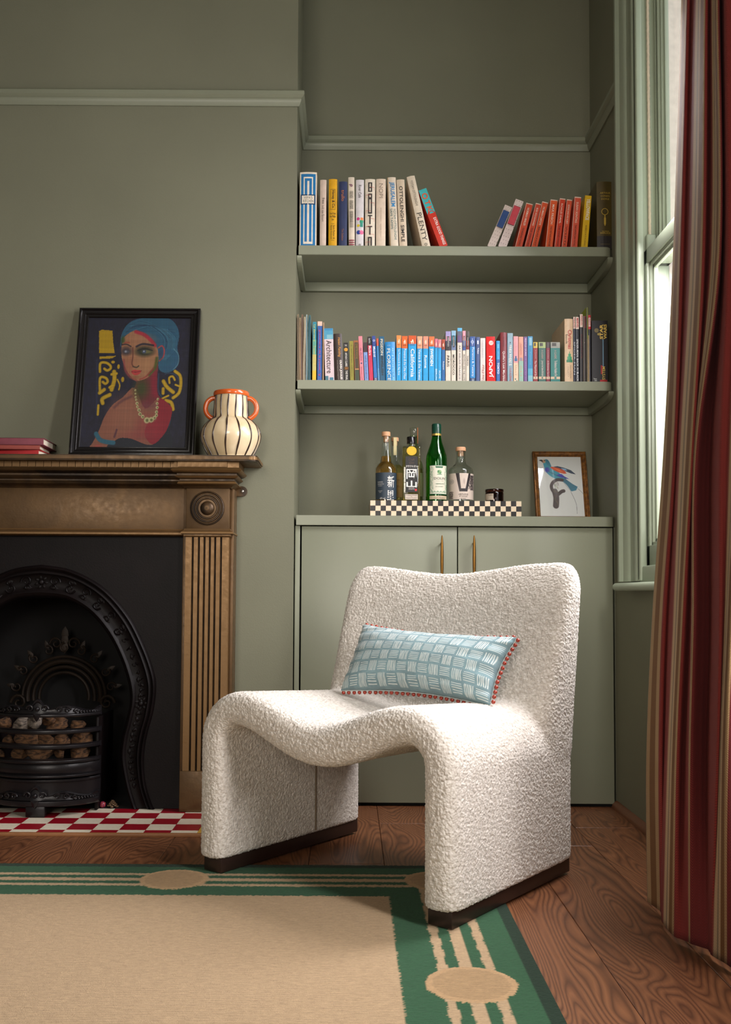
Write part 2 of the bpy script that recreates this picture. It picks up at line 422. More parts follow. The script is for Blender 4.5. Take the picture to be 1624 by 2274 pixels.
# window wall with two openings, wall behind the camera with one added for the fill lamp
Y0, Y1, ZS, ZT = 1.62, 2.985, 0.745, 2.86           # opening of window_1
T = 0.30
bl = [(XW, XW + T, Y1, YB + .2, 0, CZ), (XW, XW + T, Y0, Y1, 0, ZS - .02), (XW, XW + T, Y0, Y1, ZT, CZ), (XW, XW + T, 1.48, Y0, 0, CZ),
      (XW, XW + T, .42, 1.48, 0, .70), (XW, XW + T, .42, 1.48, 2.6, CZ), (XW, XW + T, -2.6, .42, 0, CZ)]
setting(boxes('wall_right', bl, M_WALL))
setting(boxes('wall_rear', [(-3.4, -2.2, -2.7, -2.6, 0, CZ), (-.2, 1.25, -2.7, -2.6, 0, CZ), (-2.2, -.2, -2.7, -2.6, 0, .7), (-2.2, -.2, -2.7, -2.6, 2.6, CZ)], M_WALL))
# picture rail
zt = at(330, 203, YCH).z; zb = at(330, 236, YCH).z; hh = zt - zb
PR = [(-.002, zt), (.016, zt), (.024, zt - hh * .12), (.0245, zt - hh * .38), (.018, zt - hh * .52), (.014, zt - hh * .56), (.014, zt - hh * .64), (.011, zt - hh * .8), (.006, zb), (-.002, zb)]
setting(sweep('trim_1', PR, [(-2.3, YCH), (XL, YCH), (XL, YB), (XW, YB), (XW, 3.18)], M_WOODG))
# skirting quadrant at the window wall
q = [(-.001, 0), (.018, 0), (.018, .004), (.014, .013), (.006, .021), (-.001, .024)]
setting(sweep('baseboard_right', [(d, z) for d, z in q], [(XW, 3.335), (XW, .75)], flat((112, 70, 46), 0.4)))

# ------------------------------------------------------------ window_1: sliding sash
win = thing('window_1', 'tall green painted sliding sash window in the wall beside the alcove', 'window', (XW, (Y0 + Y1) / 2, ZS)); win['kind'] = 'structure'; del win['category']
def vert(name, prof, y_dir, z0, z1, y_at, mat=M_WINP, parent=win):
    """vertical moulding: prof [(x, y)] plan points, y measured from y_at in y_dir"""
    return extrude_poly(name, [(x, y_at + y_dir * y) for x, y in prof], 'z', z0, z1, mat, parent, True)
XA = XW
arch = [(XA + .002, 0), (XA - .030, 0), (XA - .034, .006), (XA - .034, .018), (XA - .028, .024), (XA - .024, .028), (XA - .024, .060), (XA - .020, .066), (XA - .016, .068), (XA - .016, .10), (XA - .021, .106), (XA - .021, .122), (XA - .012, .130), (XA - .012, .15), (XA + .002, .15)]
YA = atx(1383, 900, XA - .012).y
archw = YA - Y1
sc = archw / .15
arch = [(x, y * sc) for x, y in arch]
vert('architrave', arch, -1, ZS + .0, CZ - .02, YA)
vert('architrave', arch, 1, ZS + .0, CZ - .02, Y0 - archw)
extrude_poly('architrave', [(x, ZT + .15 * sc - y) for x, y in arch], 'y', Y0 - archw, YA, M_WINP, win, True)
# frame: jamb lining, staff bead, parting bead
for y, s_ in ((Y1, -1), (Y0, 1)):
    ys = sorted((y, y + s_ * .012))
    boxes('pulley_stile', [(XW - .026, XW + .074, ys[0], ys[1], ZS, ZT)], M_WINP, win, True, .001)
    ys = sorted((y, y + s_ * .026))
    boxes('staff_bead', [(XW - .026, XW - .005, ys[0], ys[1], ZS, ZT)], M_WINP, win, True, .005, 3)
    ys = sorted((y, y + s_ * .030))
    boxes('parting_bead', [(XW + .0330, XW + .0355, ys[0], ys[1], ZS, ZT)], M_WINP, win, True, .002)
boxes('window_head', [(XW - .01, XW + .14, Y0, Y1, ZT - .02, ZT)], M_WINP, win, True)
boxes('inner_sill', [(XW - .02, XW + .02, Y0, Y1, ZS - .01, ZS + .045)], M_WINP, win, True, .006)
boxes('outer_sill', [(XW + .10, XW + .36, Y0 - .05, Y1 + .0, ZS - .05, ZS + .01)], flat((225, 222, 214), 0.6), win, True, .004)
zs0 = atx(1400, 1312, XW - .06).z; zs1 = atx(1400, 1293, XW - .06).z
hs = (zs1 - zs0) / 2; zc = (zs1 + zs0) / 2
prof = [(-.002, zs0)] + [(.045 + hs * cos(a), zc + hs * sin(a)) for a in np.linspace(-pi / 2, pi / 2, 9)] + [(-.002, zs1)]
ys = atx(1366, 1300, XW - .05).y
sill = sweep('window_sill', [(d, z) for d, z in prof], [(XW, ys), (XW, Y0 - .2)], M_WINP, win, True)
# meeting height of the sashes
zm0 = atx(1441, 580, XW - .002).z; zm1 = zm0 + .044
def sash(x0, z0, z1, bot, top, nm):
    """one sash, room face at x0, 42 mm deep, with moulded glazing edge"""
    t_ = thing(nm, nm, 'x'); del t_['label']; del t_['category']
    t_.parent = win; t_.matrix_parent_inverse = wmat(win).inverted(); t_.location = (x0, (Y0 + Y1) / 2, z0)
    x1 = x0 + .034; st = .044
    ya, yb = Y0 + .014, Y1 - .014
    boxes('sash_stile', [(x0, x1, yb - st * .62, yb, z0, z1)], M_WINP, t_, True, .0015)
    boxes('sash_stile', [(x0, x1, ya, ya + st * .62, z0, z1)], M_WINP, t_, True, .0015)
    boxes('sash_rail', [(x0, x1, ya, yb, z0, z0 + bot)], M_WINP, t_, True, .0015)
    boxes('sash_rail', [(x0, x1, ya, yb, z1 - top, z1)], M_WINP, t_, True, .0015)
    # glazing moulding: two steps inwards
    a0, a1, b0, b1 = ya + st * .62, yb - st * .62, z0 + bot, z1 - top
    for w_, xx0, xx1 in ((.010, x0 + .007, x1 - .005), (.020, x0 + .015, x1 - .009)):
        boxes('glazing_bar', [(xx0, xx1, a1 - w_, a1, b0, b1), (xx0, xx1, a0, a0 + w_, b0, b1), (xx0, xx1, a0, a1, b0, b0 + w_), (xx0, xx1, a0, a1, b1 - w_, b1)], M_WINP, t_, True, .001)
    boxes('pane', [(x0 + .020, x0 + .023, a0 + .012, a1 - .012, b0 + .012, b1 - .012)], M_GLASSPANE, t_, True)
    return t_
sash(XW - .002, ZS + .03, zm1, .075, .044, 'lower_sash')
sash(XW + .037, zm0, ZT - .015, .044, .05, 'upper_sash')
# horn of the upper sash and the cord above it
yh = Y1 - .032
boxes('sash_horn', [(XW + .001, XW + .031, Y1 - .03, Y1 - .0125, zm1 - .02, zm1 + .05)], M_WINP, win, True, .006, 3)
V = [];
cp = [(XW + .014 + .0004 * sin(i * 1.9), Y1 - .019 + .0004 * cos(i * 1.9), zm1 + .045 + i * .0065) for i in range(int((ZT - zm1 - .05) / .0065))]
tube('sash_cord', cp, [.0042 + .0008 * (i % 2) for i in range(len(cp))], flat((205, 190, 165), 0.9), win, True, 7)
# outside: rendered reveal, pier with capital of the next bay, seen over-bright through the glass
M_REND = flat((232, 220, 208), 0.8)
ext = thing('window_surround', 'white rendered pier with a moulded capital outside the sash window', 'pier', (1.25, 3.0, 0))
boxes('reveal', [(XW + .0745, XW + T, Y1 - .012, Y1 - .0005, ZS - .04, ZT)], M_REND, ext, True)
boxes('pier', [(XW + T - .02, XW + T + .16, Y1 - .05, Y1 + .16, 0, CZ)], M_REND, ext, True, .004)
zc_ = atx(1478, 640, 1.28).z
boxes('capital', [(XW + T + .03, XW + T + .22, Y1 - .02, Y1 + .22, zc_ - .06, zc_ + .04), (XW + T + .02, XW + T + .24, Y1 - .035, Y1 + .24, zc_ + .04, zc_ + .07)], M_REND, ext, True, .006)
boxes('plinth', [(XW + T + .0, XW + T + .24, Y1 - .03, Y1 + .22, 0, .5)], M_REND, ext, True, .006)
# window 2, and an added rear window made for the fill lamp, both outside the frame
for nm, X0_, X1_, a, b in (('window_2', XW + .22, XW + .26, .42, 1.48),):
    w2 = setting(boxes(nm, [(X0_, X1_, a, a + .06, .7, 2.6), (X0_, X1_, b - .06, b, .7, 2.6), (X0_, X1_, a, b, .7, .78), (X0_, X1_, a, b, 2.53, 2.6), (X0_, X1_, a, b, 1.62, 1.67)], M_WINP))
setting(boxes('added_window_rear', [(-2.2, -2.14, -2.68, -2.64, .7, 2.6), (-.26, -.2, -2.68, -2.64, .7, 2.6), (-2.2, -.2, -2.68, -2.64, .7, .78), (-2.2, -.2, -2.68, -2.64, 2.53, 2.6), (-2.2, -.2, -2.68, -2.64, 1.62, 1.67)], M_WINP))

# ------------------------------------------------------------ alcove joinery
YSF = 3.325
def shelf(ytop, ybot, cleat_top, cleat_bot, label):
    z1 = at(1010, ytop, YSF).z; z0 = at(1010, ybot, YSF).z
    t_ = thing('shelf', label, 'shelf', ((XL + XW) / 2, YSF, z0), group=None)
    xl, xr = XL + .007, XW - .004
    # board with rounded front right corner
    pts = [(xl, YB - .001), (xl, YSF)] + [(xr - .025 + .025 * sin(a), YSF + .025 - .025 * cos(a)) for a in np.linspace(0, pi / 2, 7)] + [(xr, YB - .001)]
    extrude_poly('board', pts, 'z', z0, z1, M_WOODG, t_, True, .0012)
    c1 = z0 - .0005; c0 = at(1010, cleat_bot, YB - .018).z
    boxes('back_cleat', [(xl, xr, YB - .018, YB - .0005, c0, c1)], M_WOODG, t_, True, .001)
    for xa, xb in ((XL + .0005, XL + .018), (XW - .018, XW - .0005)):
        ya = YSF + .006
        pl = [(YB - .018, c1), (YB - .018, c0), (ya + .085, c0)] + [(ya + .085 * (1 - sin(a)), c0 + (c1 - c0) * .85 * (1 - cos(a))) for a in np.linspace(.2, pi / 2, 7)] + [(ya, c1)]
        extrude_poly('side_cleat', pl, 'x', xa, xb, M_WOODG, t_, True, .001)
    return z1
ZS1 = shelf(546.5, 567, 632, 648, 'upper green alcove shelf carrying cookbooks and orange spined paperbacks')
ZS2 = shelf(845.5, 865.5, 903, 920, 'lower green alcove shelf packed with travel guides and paperbacks')
# cupboard
YD = 3.335
ZC1 = at(1010, 1146, YSF).z; ZC0 = at(1010, 1168, YSF).z
cab = thing('alcove_cupboard', 'green painted two door cupboard built into the alcove below the shelves', 'cupboard', ((XL + XW) / 2, YD, 0))
xl, xr = XL + .007, XW - .004
pts = [(xl, YB - .001), (xl, YSF - .004)] + [(xr - .02 + .02 * sin(a), YSF - .004 + .02 - .02 * cos(a)) for a in np.linspace(0, pi / 2, 6)] + [(xr, YB - .001)]
extrude_poly('worktop', pts, 'z', ZC0, ZC1, M_WOODG, cab, True, .0012)
xd0 = at(668.5, 1400, YD).x; xd1 = at(1015.2, 1400, YD).x; xd2 = at(1017.6, 1400, YD).x; xd3 = at(1362.5, 1400, YD).x; xf = at(1367, 1400, YD).x
zd1 = at(1010, 1170.5, YD).z; zd0 = .012
boxes('carcass', [(XL + .006, XW - .004, YD + .022, YB - .002, .03, ZC0 - .001)], M_GAP, cab, True)
boxes('plinth_board', [(XL + .006, XW - .004, YD + .018, YD + .03, 0, .03)], M_GAP, cab, True)
boxes('filler_strip', [(XL + .0035, at(664.8, 1400, YD).x, YD, YD + .02, 0, ZC0 - .001)], M_WOODG, cab, True, .001)
boxes('filler_strip', [(xf, XW - .0005, YD, YD + .02, zd0 - .006, ZC0 - .001)], M_WOODG, cab, True, .001)
def bar_handle(px, door):
    top = at(px, 1189, YD - .03); zb_ = top.z - .128 - .03
    h = thing('door_handle', 'x', 'x'); del h['label']; del h['category']; h.parent = door; h.matrix_parent_inverse = wmat(door).inverted(); h.location = (top.x, YD, top.z - .08)
    n = 15; L = top.z - zb_
    tube('bar', [(top.x, YD - .030, top.z - L * i / n) for i in range(n + 1)], [.0016 + .0042 * sin(pi * min(1, max(0, i / n))) ** .6 for i in range(n + 1)], M_BRASS, h, True, 12)
    for f in (.16, .84): tube('post', [(top.x, YD - .030, top.z - L * f), (top.x, YD + .001, top.z - L * f)], .0032, M_BRASS, h, True, 10)
for a, b, px, lb in ((xd0, xd1, 982, None), (xd2, xd3, 1053.5, None)):
    d = boxes('door', [(a, b, YD, YD + .019, zd0, zd1)], M_WOODG, cab, True, .0012)
    # (handle is a sub-part built as one mesh below)
    top = at(px, 1189, YD - .03); L = .16; n = 15
    vf = [tube_vf([(top.x, YD - .030, top.z - L * i / n) for i in range(n + 1)], [.0016 + .0040 * sin(pi * min(1, max(0, i / n))) ** .6 for i in range(n + 1)], 12)]
    for f in (.16, .84): vf.append(tube_vf([(top.x, YD - .030, top.z - L * f), (top.x, YD + .001, top.z - L * f)], .0032, 10))
    V, F = join_vf(vf); auto(mesh('handle', V, F, M_BRASS, d, True), 50)

# ------------------------------------------------------------ curtain
YR = [-160, 0, 560, 1000, 1380, 1700]
COLS = [  # px at the rows, hem px, hem py, X of the fold
    ([1521, 1515.5, 1497, 1475.7, 1450, 1437], 1440, 2003, .715),
    ([1533, 1528, 1513, 1498, 1472.6, 1465], 1469, 2024, .690),
    ([1540, 1536, 1523, 1504, 1484, 1474], 1471, 2036, .701),
    ([1550, 1546, 1534, 1511, 1496, 1483], 1474, 2050, .690),
    ([1572, 1568, 1561, 1537, 1517, 1503.5], 1498, 2078, .668),
    ([1579, 1575, 1571, 1540, 1530, 1517], 1513, 2085, .688),
    ([1585, 1582, 1581, 1542.6, 1538, 1531.4], 1531, 2092, .678),
    ([1598, 1595.5, 1599, 1548, 1542.6, 1535], 1535, 2095, .668),
    ([1600, 1598, 1602, 1564, 1560, 1554], 1556, 2102, .690),
    ([1603, 1601, 1604, 1578.6, 1576.6, 1570], 1574, 2108, .708),
    ([1611, 1608, 1611, 1590, 1588, 1582], 1577, 2112, .684),
    ([1617, 1614, 1618, 1601, 1600, 1593.5], 1580, 2116, .674),
    ([1636, 1634, 1636, 1621, 1610, 1596], 1584, 2122, .684),
    ([1652, 1650, 1655, 1645, 1626, 1615], 1615, 2140, .668),
    ([1672, 1670, 1674, 1664, 1648, 1638], 1638, 2158, .700),
]
def curtain():
    lines = []
    for rows, hx, hy, X in COLS:
        L = []
        for y, p in zip(YR, rows): L.append(np.array(atx(p, y, X + (.045 if y < 600 else .02 if y < 1200 else .0))))
        h = atz(hx, hy, .012); L.append(np.array(h)); lines.append(np.array(spline(L, 12)))
    A = np.array(lines)                       # (cols, levels, 3)
    nl = A.shape[1]; sub = 6; out = []; s = []; acc = 0
    B = [np.array(spline([A[i, j] for i in range(len(A))], sub)) for j in range(nl)]
    B = np.array(B)                            # (levels, cols*sub+1, 3)
    # stripe colours: fraction along the column index
    R1, R2 = (132, 42, 35), (112, 33, 29)  # second red is darker: shade of the deep folds put into the cloth colour
    CR, BE, TA, GY, SA = (196, 166, 128), (172, 140, 98), (122, 82, 38), (146, 126, 100), (150, 84, 66)
    seg = []
    def grp(a, b): seg.extend([(a, a + (b - a) * .12, SA), (a + (b - a) * .12, a + (b - a) * .34, CR), (a + (b - a) * .34, a + (b - a) * .44, GY), (a + (b - a) * .44, a + (b - a) * .56, CR), (a + (b - a) * .56, a + (b - a) * .80, TA), (a + (b - a) * .80, b, BE)])
    seg.extend([(0, .06, GY), (.06, .34, BE), (.34, .72, TA), (.72, 1, BE)]); seg.append((1, 3, R1)); grp(3, 4.05); seg.append((4.05, 6, R1)); grp(6, 7); seg.append((7, 9, R2)); seg.append((9, 12, R1)); grp(12, 13.1); seg.append((13.1, 14.1, R2))
    nc = B.shape[1]
    # refine columns for crisp stripes
    K = 5; idx = np.linspace(0, nc - 1, (nc - 1) * K + 1); i0 = np.minimum(idx.astype(int), nc - 2); f = (idx - i0)[None, :, None]
    P = B[:, i0] * (1 - f) + B[:, i0 + 1] * f
    u = idx / sub
    col = np.zeros((len(u), 3))
    for a, b, c in seg: col[(u >= a - 1e-6) & (u < b)] = s2l(c)
    col[u >= 14] = s2l(R2)
    # fine fold relief
    V, F = grid_vf(P)
    C = np.tile(col, (P.shape[0], 1))
    t = NT('striped_herringbone_cloth'); a = t.new('ShaderNodeVertexColor', layer_name='col')
    uvn = t.new('ShaderNodeUVMap'); sp = t.new('ShaderNodeSeparateXYZ'); t.link(uvn.outputs[0], sp.inputs[0])
    zig = t.new('ShaderNodeMath', operation='PINGPONG'); t.link(sp.outputs[0], zig.inputs[0]); zig.inputs[1].default_value = .011
    ad = t.new('ShaderNodeMath', operation='ADD'); t.link(zig.outputs[0], ad.inputs[0]); t.link(sp.outputs[1], ad.inputs[1])
    wv = t.new('ShaderNodeMath', operation='PINGPONG'); t.link(ad.outputs[0], wv.inputs[0]); wv.inputs[1].default_value = .0021
    sc_ = t.new('ShaderNodeMath', operation='MULTIPLY'); t.link(wv.outputs[0], sc_.inputs[0]); sc_.inputs[1].default_value = 470
    dark = t.mix(a.outputs[0], t.mix(a.outputs[0], (.62, .60, .60), 1.0, 'MULTIPLY'), t.ramp(sc_.outputs[0], [(.25, (0, 0, 0)), (.75, (1, 1, 1))]))
    t.link(dark, t.b.inputs['Base Color']); t.b.inputs['Roughness'].default_value = .9
    t.bump(sc_.outputs[0], .35, .0008)
    root = thing('curtain', 'floor length red curtain with cream and tan stripes hanging beside the window', 'curtain', (.70, 1.9, 0))
    o = mesh('cloth', V, F, t.m, root, True, smooth=True, colors=C)
    uv = o.data.uv_layers.new(name='UVMap')
    arc = np.concatenate([[0], np.cumsum(np.linalg.norm(np.diff(P[60], axis=0), axis=1))])
    hz = P[:, 0, 2]
    n, m = P.shape[:2]; li = np.zeros(len(o.data.loops), int); o.data.loops.foreach_get('vertex_index', li)
    UV = np.stack([arc[li % m], hz[li // m]], 1); uv.data.foreach_set('uv', UV.astype(np.float32).ravel())
    md = o.modifiers.new('thickness', 'SOLIDIFY'); md.thickness = .004; md.offset = 0
curtain()
tube('curtain_pole', [(.80, .6, 2.93), (.80, 3.0, 2.93)], .016, M_BRASS)
tag(bpy.data.objects['curtain_pole'], 'round brass curtain pole above the sash window', 'curtain pole')
# ------------------------------------------------------------ rug
def rug():
    RX, RY, RX0, RY0 = .360, 2.600, -2.05, .35
    nx, ny = 520, 480
    xs = np.linspace(-1.45, RX, nx); yv = np.linspace(1.35, RY, ny)
    Xg, Yg = np.meshgrid(xs, yv)
    jit = (rng.rand(ny, nx) - .5) * .0022 + .002 * np.sin(Xg * 160) * np.sin(Yg * 90)
    Xj, Yj = Xg + jit, Yg + jit.T[:ny, :nx] if False else Yg + (rng.rand(ny, nx) - .5) * .004
    G = np.array(s2l((44, 90, 58))); GD = np.array(s2l((16, 46, 26))); C = np.array(s2l((192, 163, 127))); CC = np.array(s2l((180, 148, 108)))
    col = np.ones((ny, nx, 3)) * C
    dx = RX - Xj; dy = RY - Yj; d = np.minimum(dx, dy)
    col[d < .262] = G; col[d < .026] = GD
    cx, cy = RX - .136, RY - .136
    isx = dx < dy                                    # right band
    t = np.where(isx, dx, dy)
    for c, w in ((.136, .024), (.092, .018), (.180, .018)):
        inner = (np.abs(t - c) < w / 2) & (d < .262)
        col[inner] = C
    circ = [(cx, cy), (cx - .645, cy), (cx - 1.29, cy), (cx, cy - .645), (cx, cy - 1.29)]
    hgt = np.zeros_like(Xg) + .0042
    for a, b in circ:
        r = np.hypot(Xj - a, Yj - b); m = r < .083; col[m] = CC
        mr = (r < .083) & (r > .07); col[mr] = np.array(s2l((196, 160, 118)))
        hgt[np.hypot(Xg - a, Yg - b) < .083] += .0012
    col *= (1 + (rng.rand(ny, nx, 1) - .5) * .14) * (1 + .05 * np.sin(Yg * 700 + 3 * np.sin(Xg * 9)))[..., None]
    hgt += (rng.rand(ny, nx) - .5) * .0011
    P = np.stack([Xg, Yg, hgt], -1); V, F = grid_vf(P)
    V = list(map(tuple, V)); cl = col.reshape(-1, 3); n0 = len(V)
    # edges down to the floor
    bx = [i * nx + nx - 1 for i in range(ny)]; ty = [(ny - 1) * nx + j for j in range(nx)]
    extra = []
    def skirt(ids, off):
        base = len(V)
        for k in ids: V.append((V[k][0] + off[0], V[k][1] + off[1], .0002)); extra.append(cl[k])
        for i in range(len(ids) - 1): F.append((ids[i], ids[i + 1], base + i + 1, base + i))
    skirt(bx, (.002, 0)); skirt(ty, (0, .002)); skirt([i * nx for i in range(ny)], (0, 0)); skirt(list(range(nx)), (0, 0))
    t = NT('wool_pile'); a = t.new('ShaderNodeVertexColor', layer_name='col'); v = t.coord('Object')
    t.link(t.mix(a.outputs[0], t.ramp(t.noise(t.coord('Object', (40, 220, 1)), 1, 3), [(.3, (.86, .86, .86)), (.7, (1.08, 1.08, 1.08))]), 1.0, 'MULTIPLY'), t.b.inputs['Base Color'])
    t.b.inputs['Roughness'].default_value = .95; t.b.inputs['Sheen Weight'].default_value = .04
    t.bump(t.noise(v, 420, 4, .7), .8, .003)
    o = mesh('rug', V, F, t.m, colors=np.vstack([cl, np.array(extra)]), smooth=True)
    tag(o, 'cream wool rug with a green border of stripes and round medallions', 'rug')
rug()

# ------------------------------------------------------------ hearth tiles
TW = .0777; HX1 = atz(444, 1840, .008).x
hy0 = atz(200, 1849, .008).y; row1 = atz(200, 1843.3, .008).y
hearth = thing('hearth', 'checked crimson and white tiled hearth with a wooden edge in front of the fireplace', 'hearth', (OX, hy0, 0))
HR = HX1 + .062
boxes('bed', [(2 * OX - HR, HR, hy0, YCH, 0, .004)], flat((120, 104, 88), .9), hearth, True)
boxes('edging', [(2 * OX - HR - .012, HR + .012, hy0 - .016, hy0 - .0005, 0, .009)], flat((150, 100, 60), .5), hearth, True, .001)
def tile_mat(name, c, c2):
    t = NT(name); oi = t.new('ShaderNodeObjectInfo'); v = t.coord('Object'); n = t.noise(v, 30, 4, .6, 1.0)
    t.link(t.ramp(n, [(.28, rgba(c2)), (.45, rgba(c)), (1, rgba(c))]), t.b.inputs['Base Color']); t.b.inputs['Roughness'].default_value = .35
    t.bump(t.noise(v, 90, 3), .2, .001); return t.m
M_TR = tile_mat('crimson_tile', (150, 14, 32), (126, 10, 26)); M_TW = tile_mat('white_tile', (232, 220, 198), (210, 190, 158)); M_TY = tile_mat('yellow_tile', (206, 160, 60), (190, 140, 50))
_tm = {}
def tile(x0, x1, y0, y1, m):
    if x1 - x0 < .004 or y1 - y0 < .004: return
    g = .0006; w, l = (x1 - x0) / 2 - g, (y1 - y0) / 2 - g; key = (round(w, 4), round(l, 4), m.name)
    if key not in _tm:
        V, F = cube_vf(-w, w, -l, l, 0, .0045); me = bpy.data.meshes.new('tile'); me.from_pydata(V, [], F); me.materials.append(m); _tm[key] = me
    o = bpy.data.objects.new('tile', _tm[key]); link(o, hearth, True)
    o.location = ((x0 + x1) / 2, (y0 + y1) / 2, .004 + rng.rand() * .0006)
TD = .0757
rows = [(hy0, row1)] + [(row1 + TD * i, row1 + TD * (i + 1)) for i in range(5)]
for r, (a, b) in enumerate(rows):
    if b > YCH + .09: break
    for k in range(-16, 1):
        x0 = HX1 - TW * (1 - k); x1 = x0 + TW
        if x0 < 2 * OX - HX1: continue
        red = (k + r) % 2 == 1
        tile(x0, x1, a, b, M_TR if red else M_TW)
for x0, x1 in ((HX1, HR), (2 * OX - HR, 2 * OX - HX1)):
    for r, (a, b) in enumerate(rows):
        if b <= YCH + .09: tile(x0, x1, a, b, M_TY)

# ------------------------------------------------------------ fireplace surround
YP, YF, YM, YI = 3.195, 3.21, 3.125, 3.235      # pilaster face, frieze face, mantel edge, iron insert face
fp = thing('fireplace_surround', 'aged bronze coloured cast iron fireplace surround with fluted pilasters', 'fireplace', (OX, YF, .008))
def zz(y, Y=YP): return at(460, y, Y).z
def xx(x, Y=YP, y=1300): return at(x, y, Y).x
mir = lambda x: 2 * OX - x
z_top = zz(1010, YM); z_un = zz(1022.5, YM)
# mantel shelf: outline with curved ends
xe = at(573, 1020, YM).x; xwall = at(584, 1036, YCH).x
pts = [(mir(xwall), YCH)] + [(mir(xe) + .0 + .025 * (1 - cos(a)) - .0, YM + .025 - .025 * sin(a)) for a in np.linspace(0, pi / 2, 6)] + \
      [(xe - .025 + .025 * sin(a), YM + .025 - .025 * cos(a)) for a in np.linspace(0, pi / 2, 6)] + [(xwall, YCH)]
extrude_poly('mantel_shelf', pts, 'z', z_un, z_top, M_BRONZE, fp, True, .005)
xpo, xpi = xx(509, y=1150), xx(413, y=1150)        # pilaster outer / inner
xci, xco = xx(400, y=1060), xx(528, 3.18, 1060)
zc1, zc0 = z_un, zz(1084)
def dl(y): return zz(y)
# cornice mouldings: swept along a plan path with the break over each pilaster
def cornice(name, prof, jut=.018):
    path = [(mir(xpo), YCH), (mir(xpo), YP - .004), (mir(xpi), YP - .004), (mir(xpi), YP - .004 + jut), (xpi, YP - .004 + jut), (xpi, YP - .004), (xpo, YP - .004), (xpo, YCH)]
    return sweep(name, prof, path, M_BRONZE, fp, True)
ys = [1023, 1040, 1041.5, 1047, 1052, 1054, 1058, 1060, 1063, 1066, 1069, 1072, 1076, 1079, 1084]
ds = [.040, .040, .036, .044, .036, .026, .026, .032, .026, .018, .018, .022, .026, .014, .006]
prof = [(-.03, dl(1023))] + [(d, dl(y)) for d, y in zip(ds[2:], ys[2:])] + [(-.03, dl(1084))]
prof[0] = (-.03, dl(1041.5))
cornice('cornice', prof)
cornice('dentil_backing', [(-.03, dl(1022.5)), (.034, dl(1022.5)), (.034, dl(1041.5)), (-.03, dl(1041.5))])
# dentils
zd_, zu_ = dl(1040.5), dl(1023.2)
V, F = cube_vf(-.0118, .0118, -.005, .004, 0, zu_ - zd_); dm = bpy.data.meshes.new('dentil'); dm.from_pydata(V, [], F); dm.materials.append(M_BRONZE)
def dentil(x, y):
    o = bpy.data.objects.new('dentil', dm); link(o, fp, True); o.location = (x, y, zd_)
x = xci + .012 - .0254
while x > mir(xci) - .0: dentil(x, YP - .004 + .018 - .036); x -= .0254
for s_ in (1, -1):
    for i in range(7):
        xa = xci + .012 + .0222 * i
        dentil(xa if s_ == 1 else mir(xa), YP - .004 - .036)
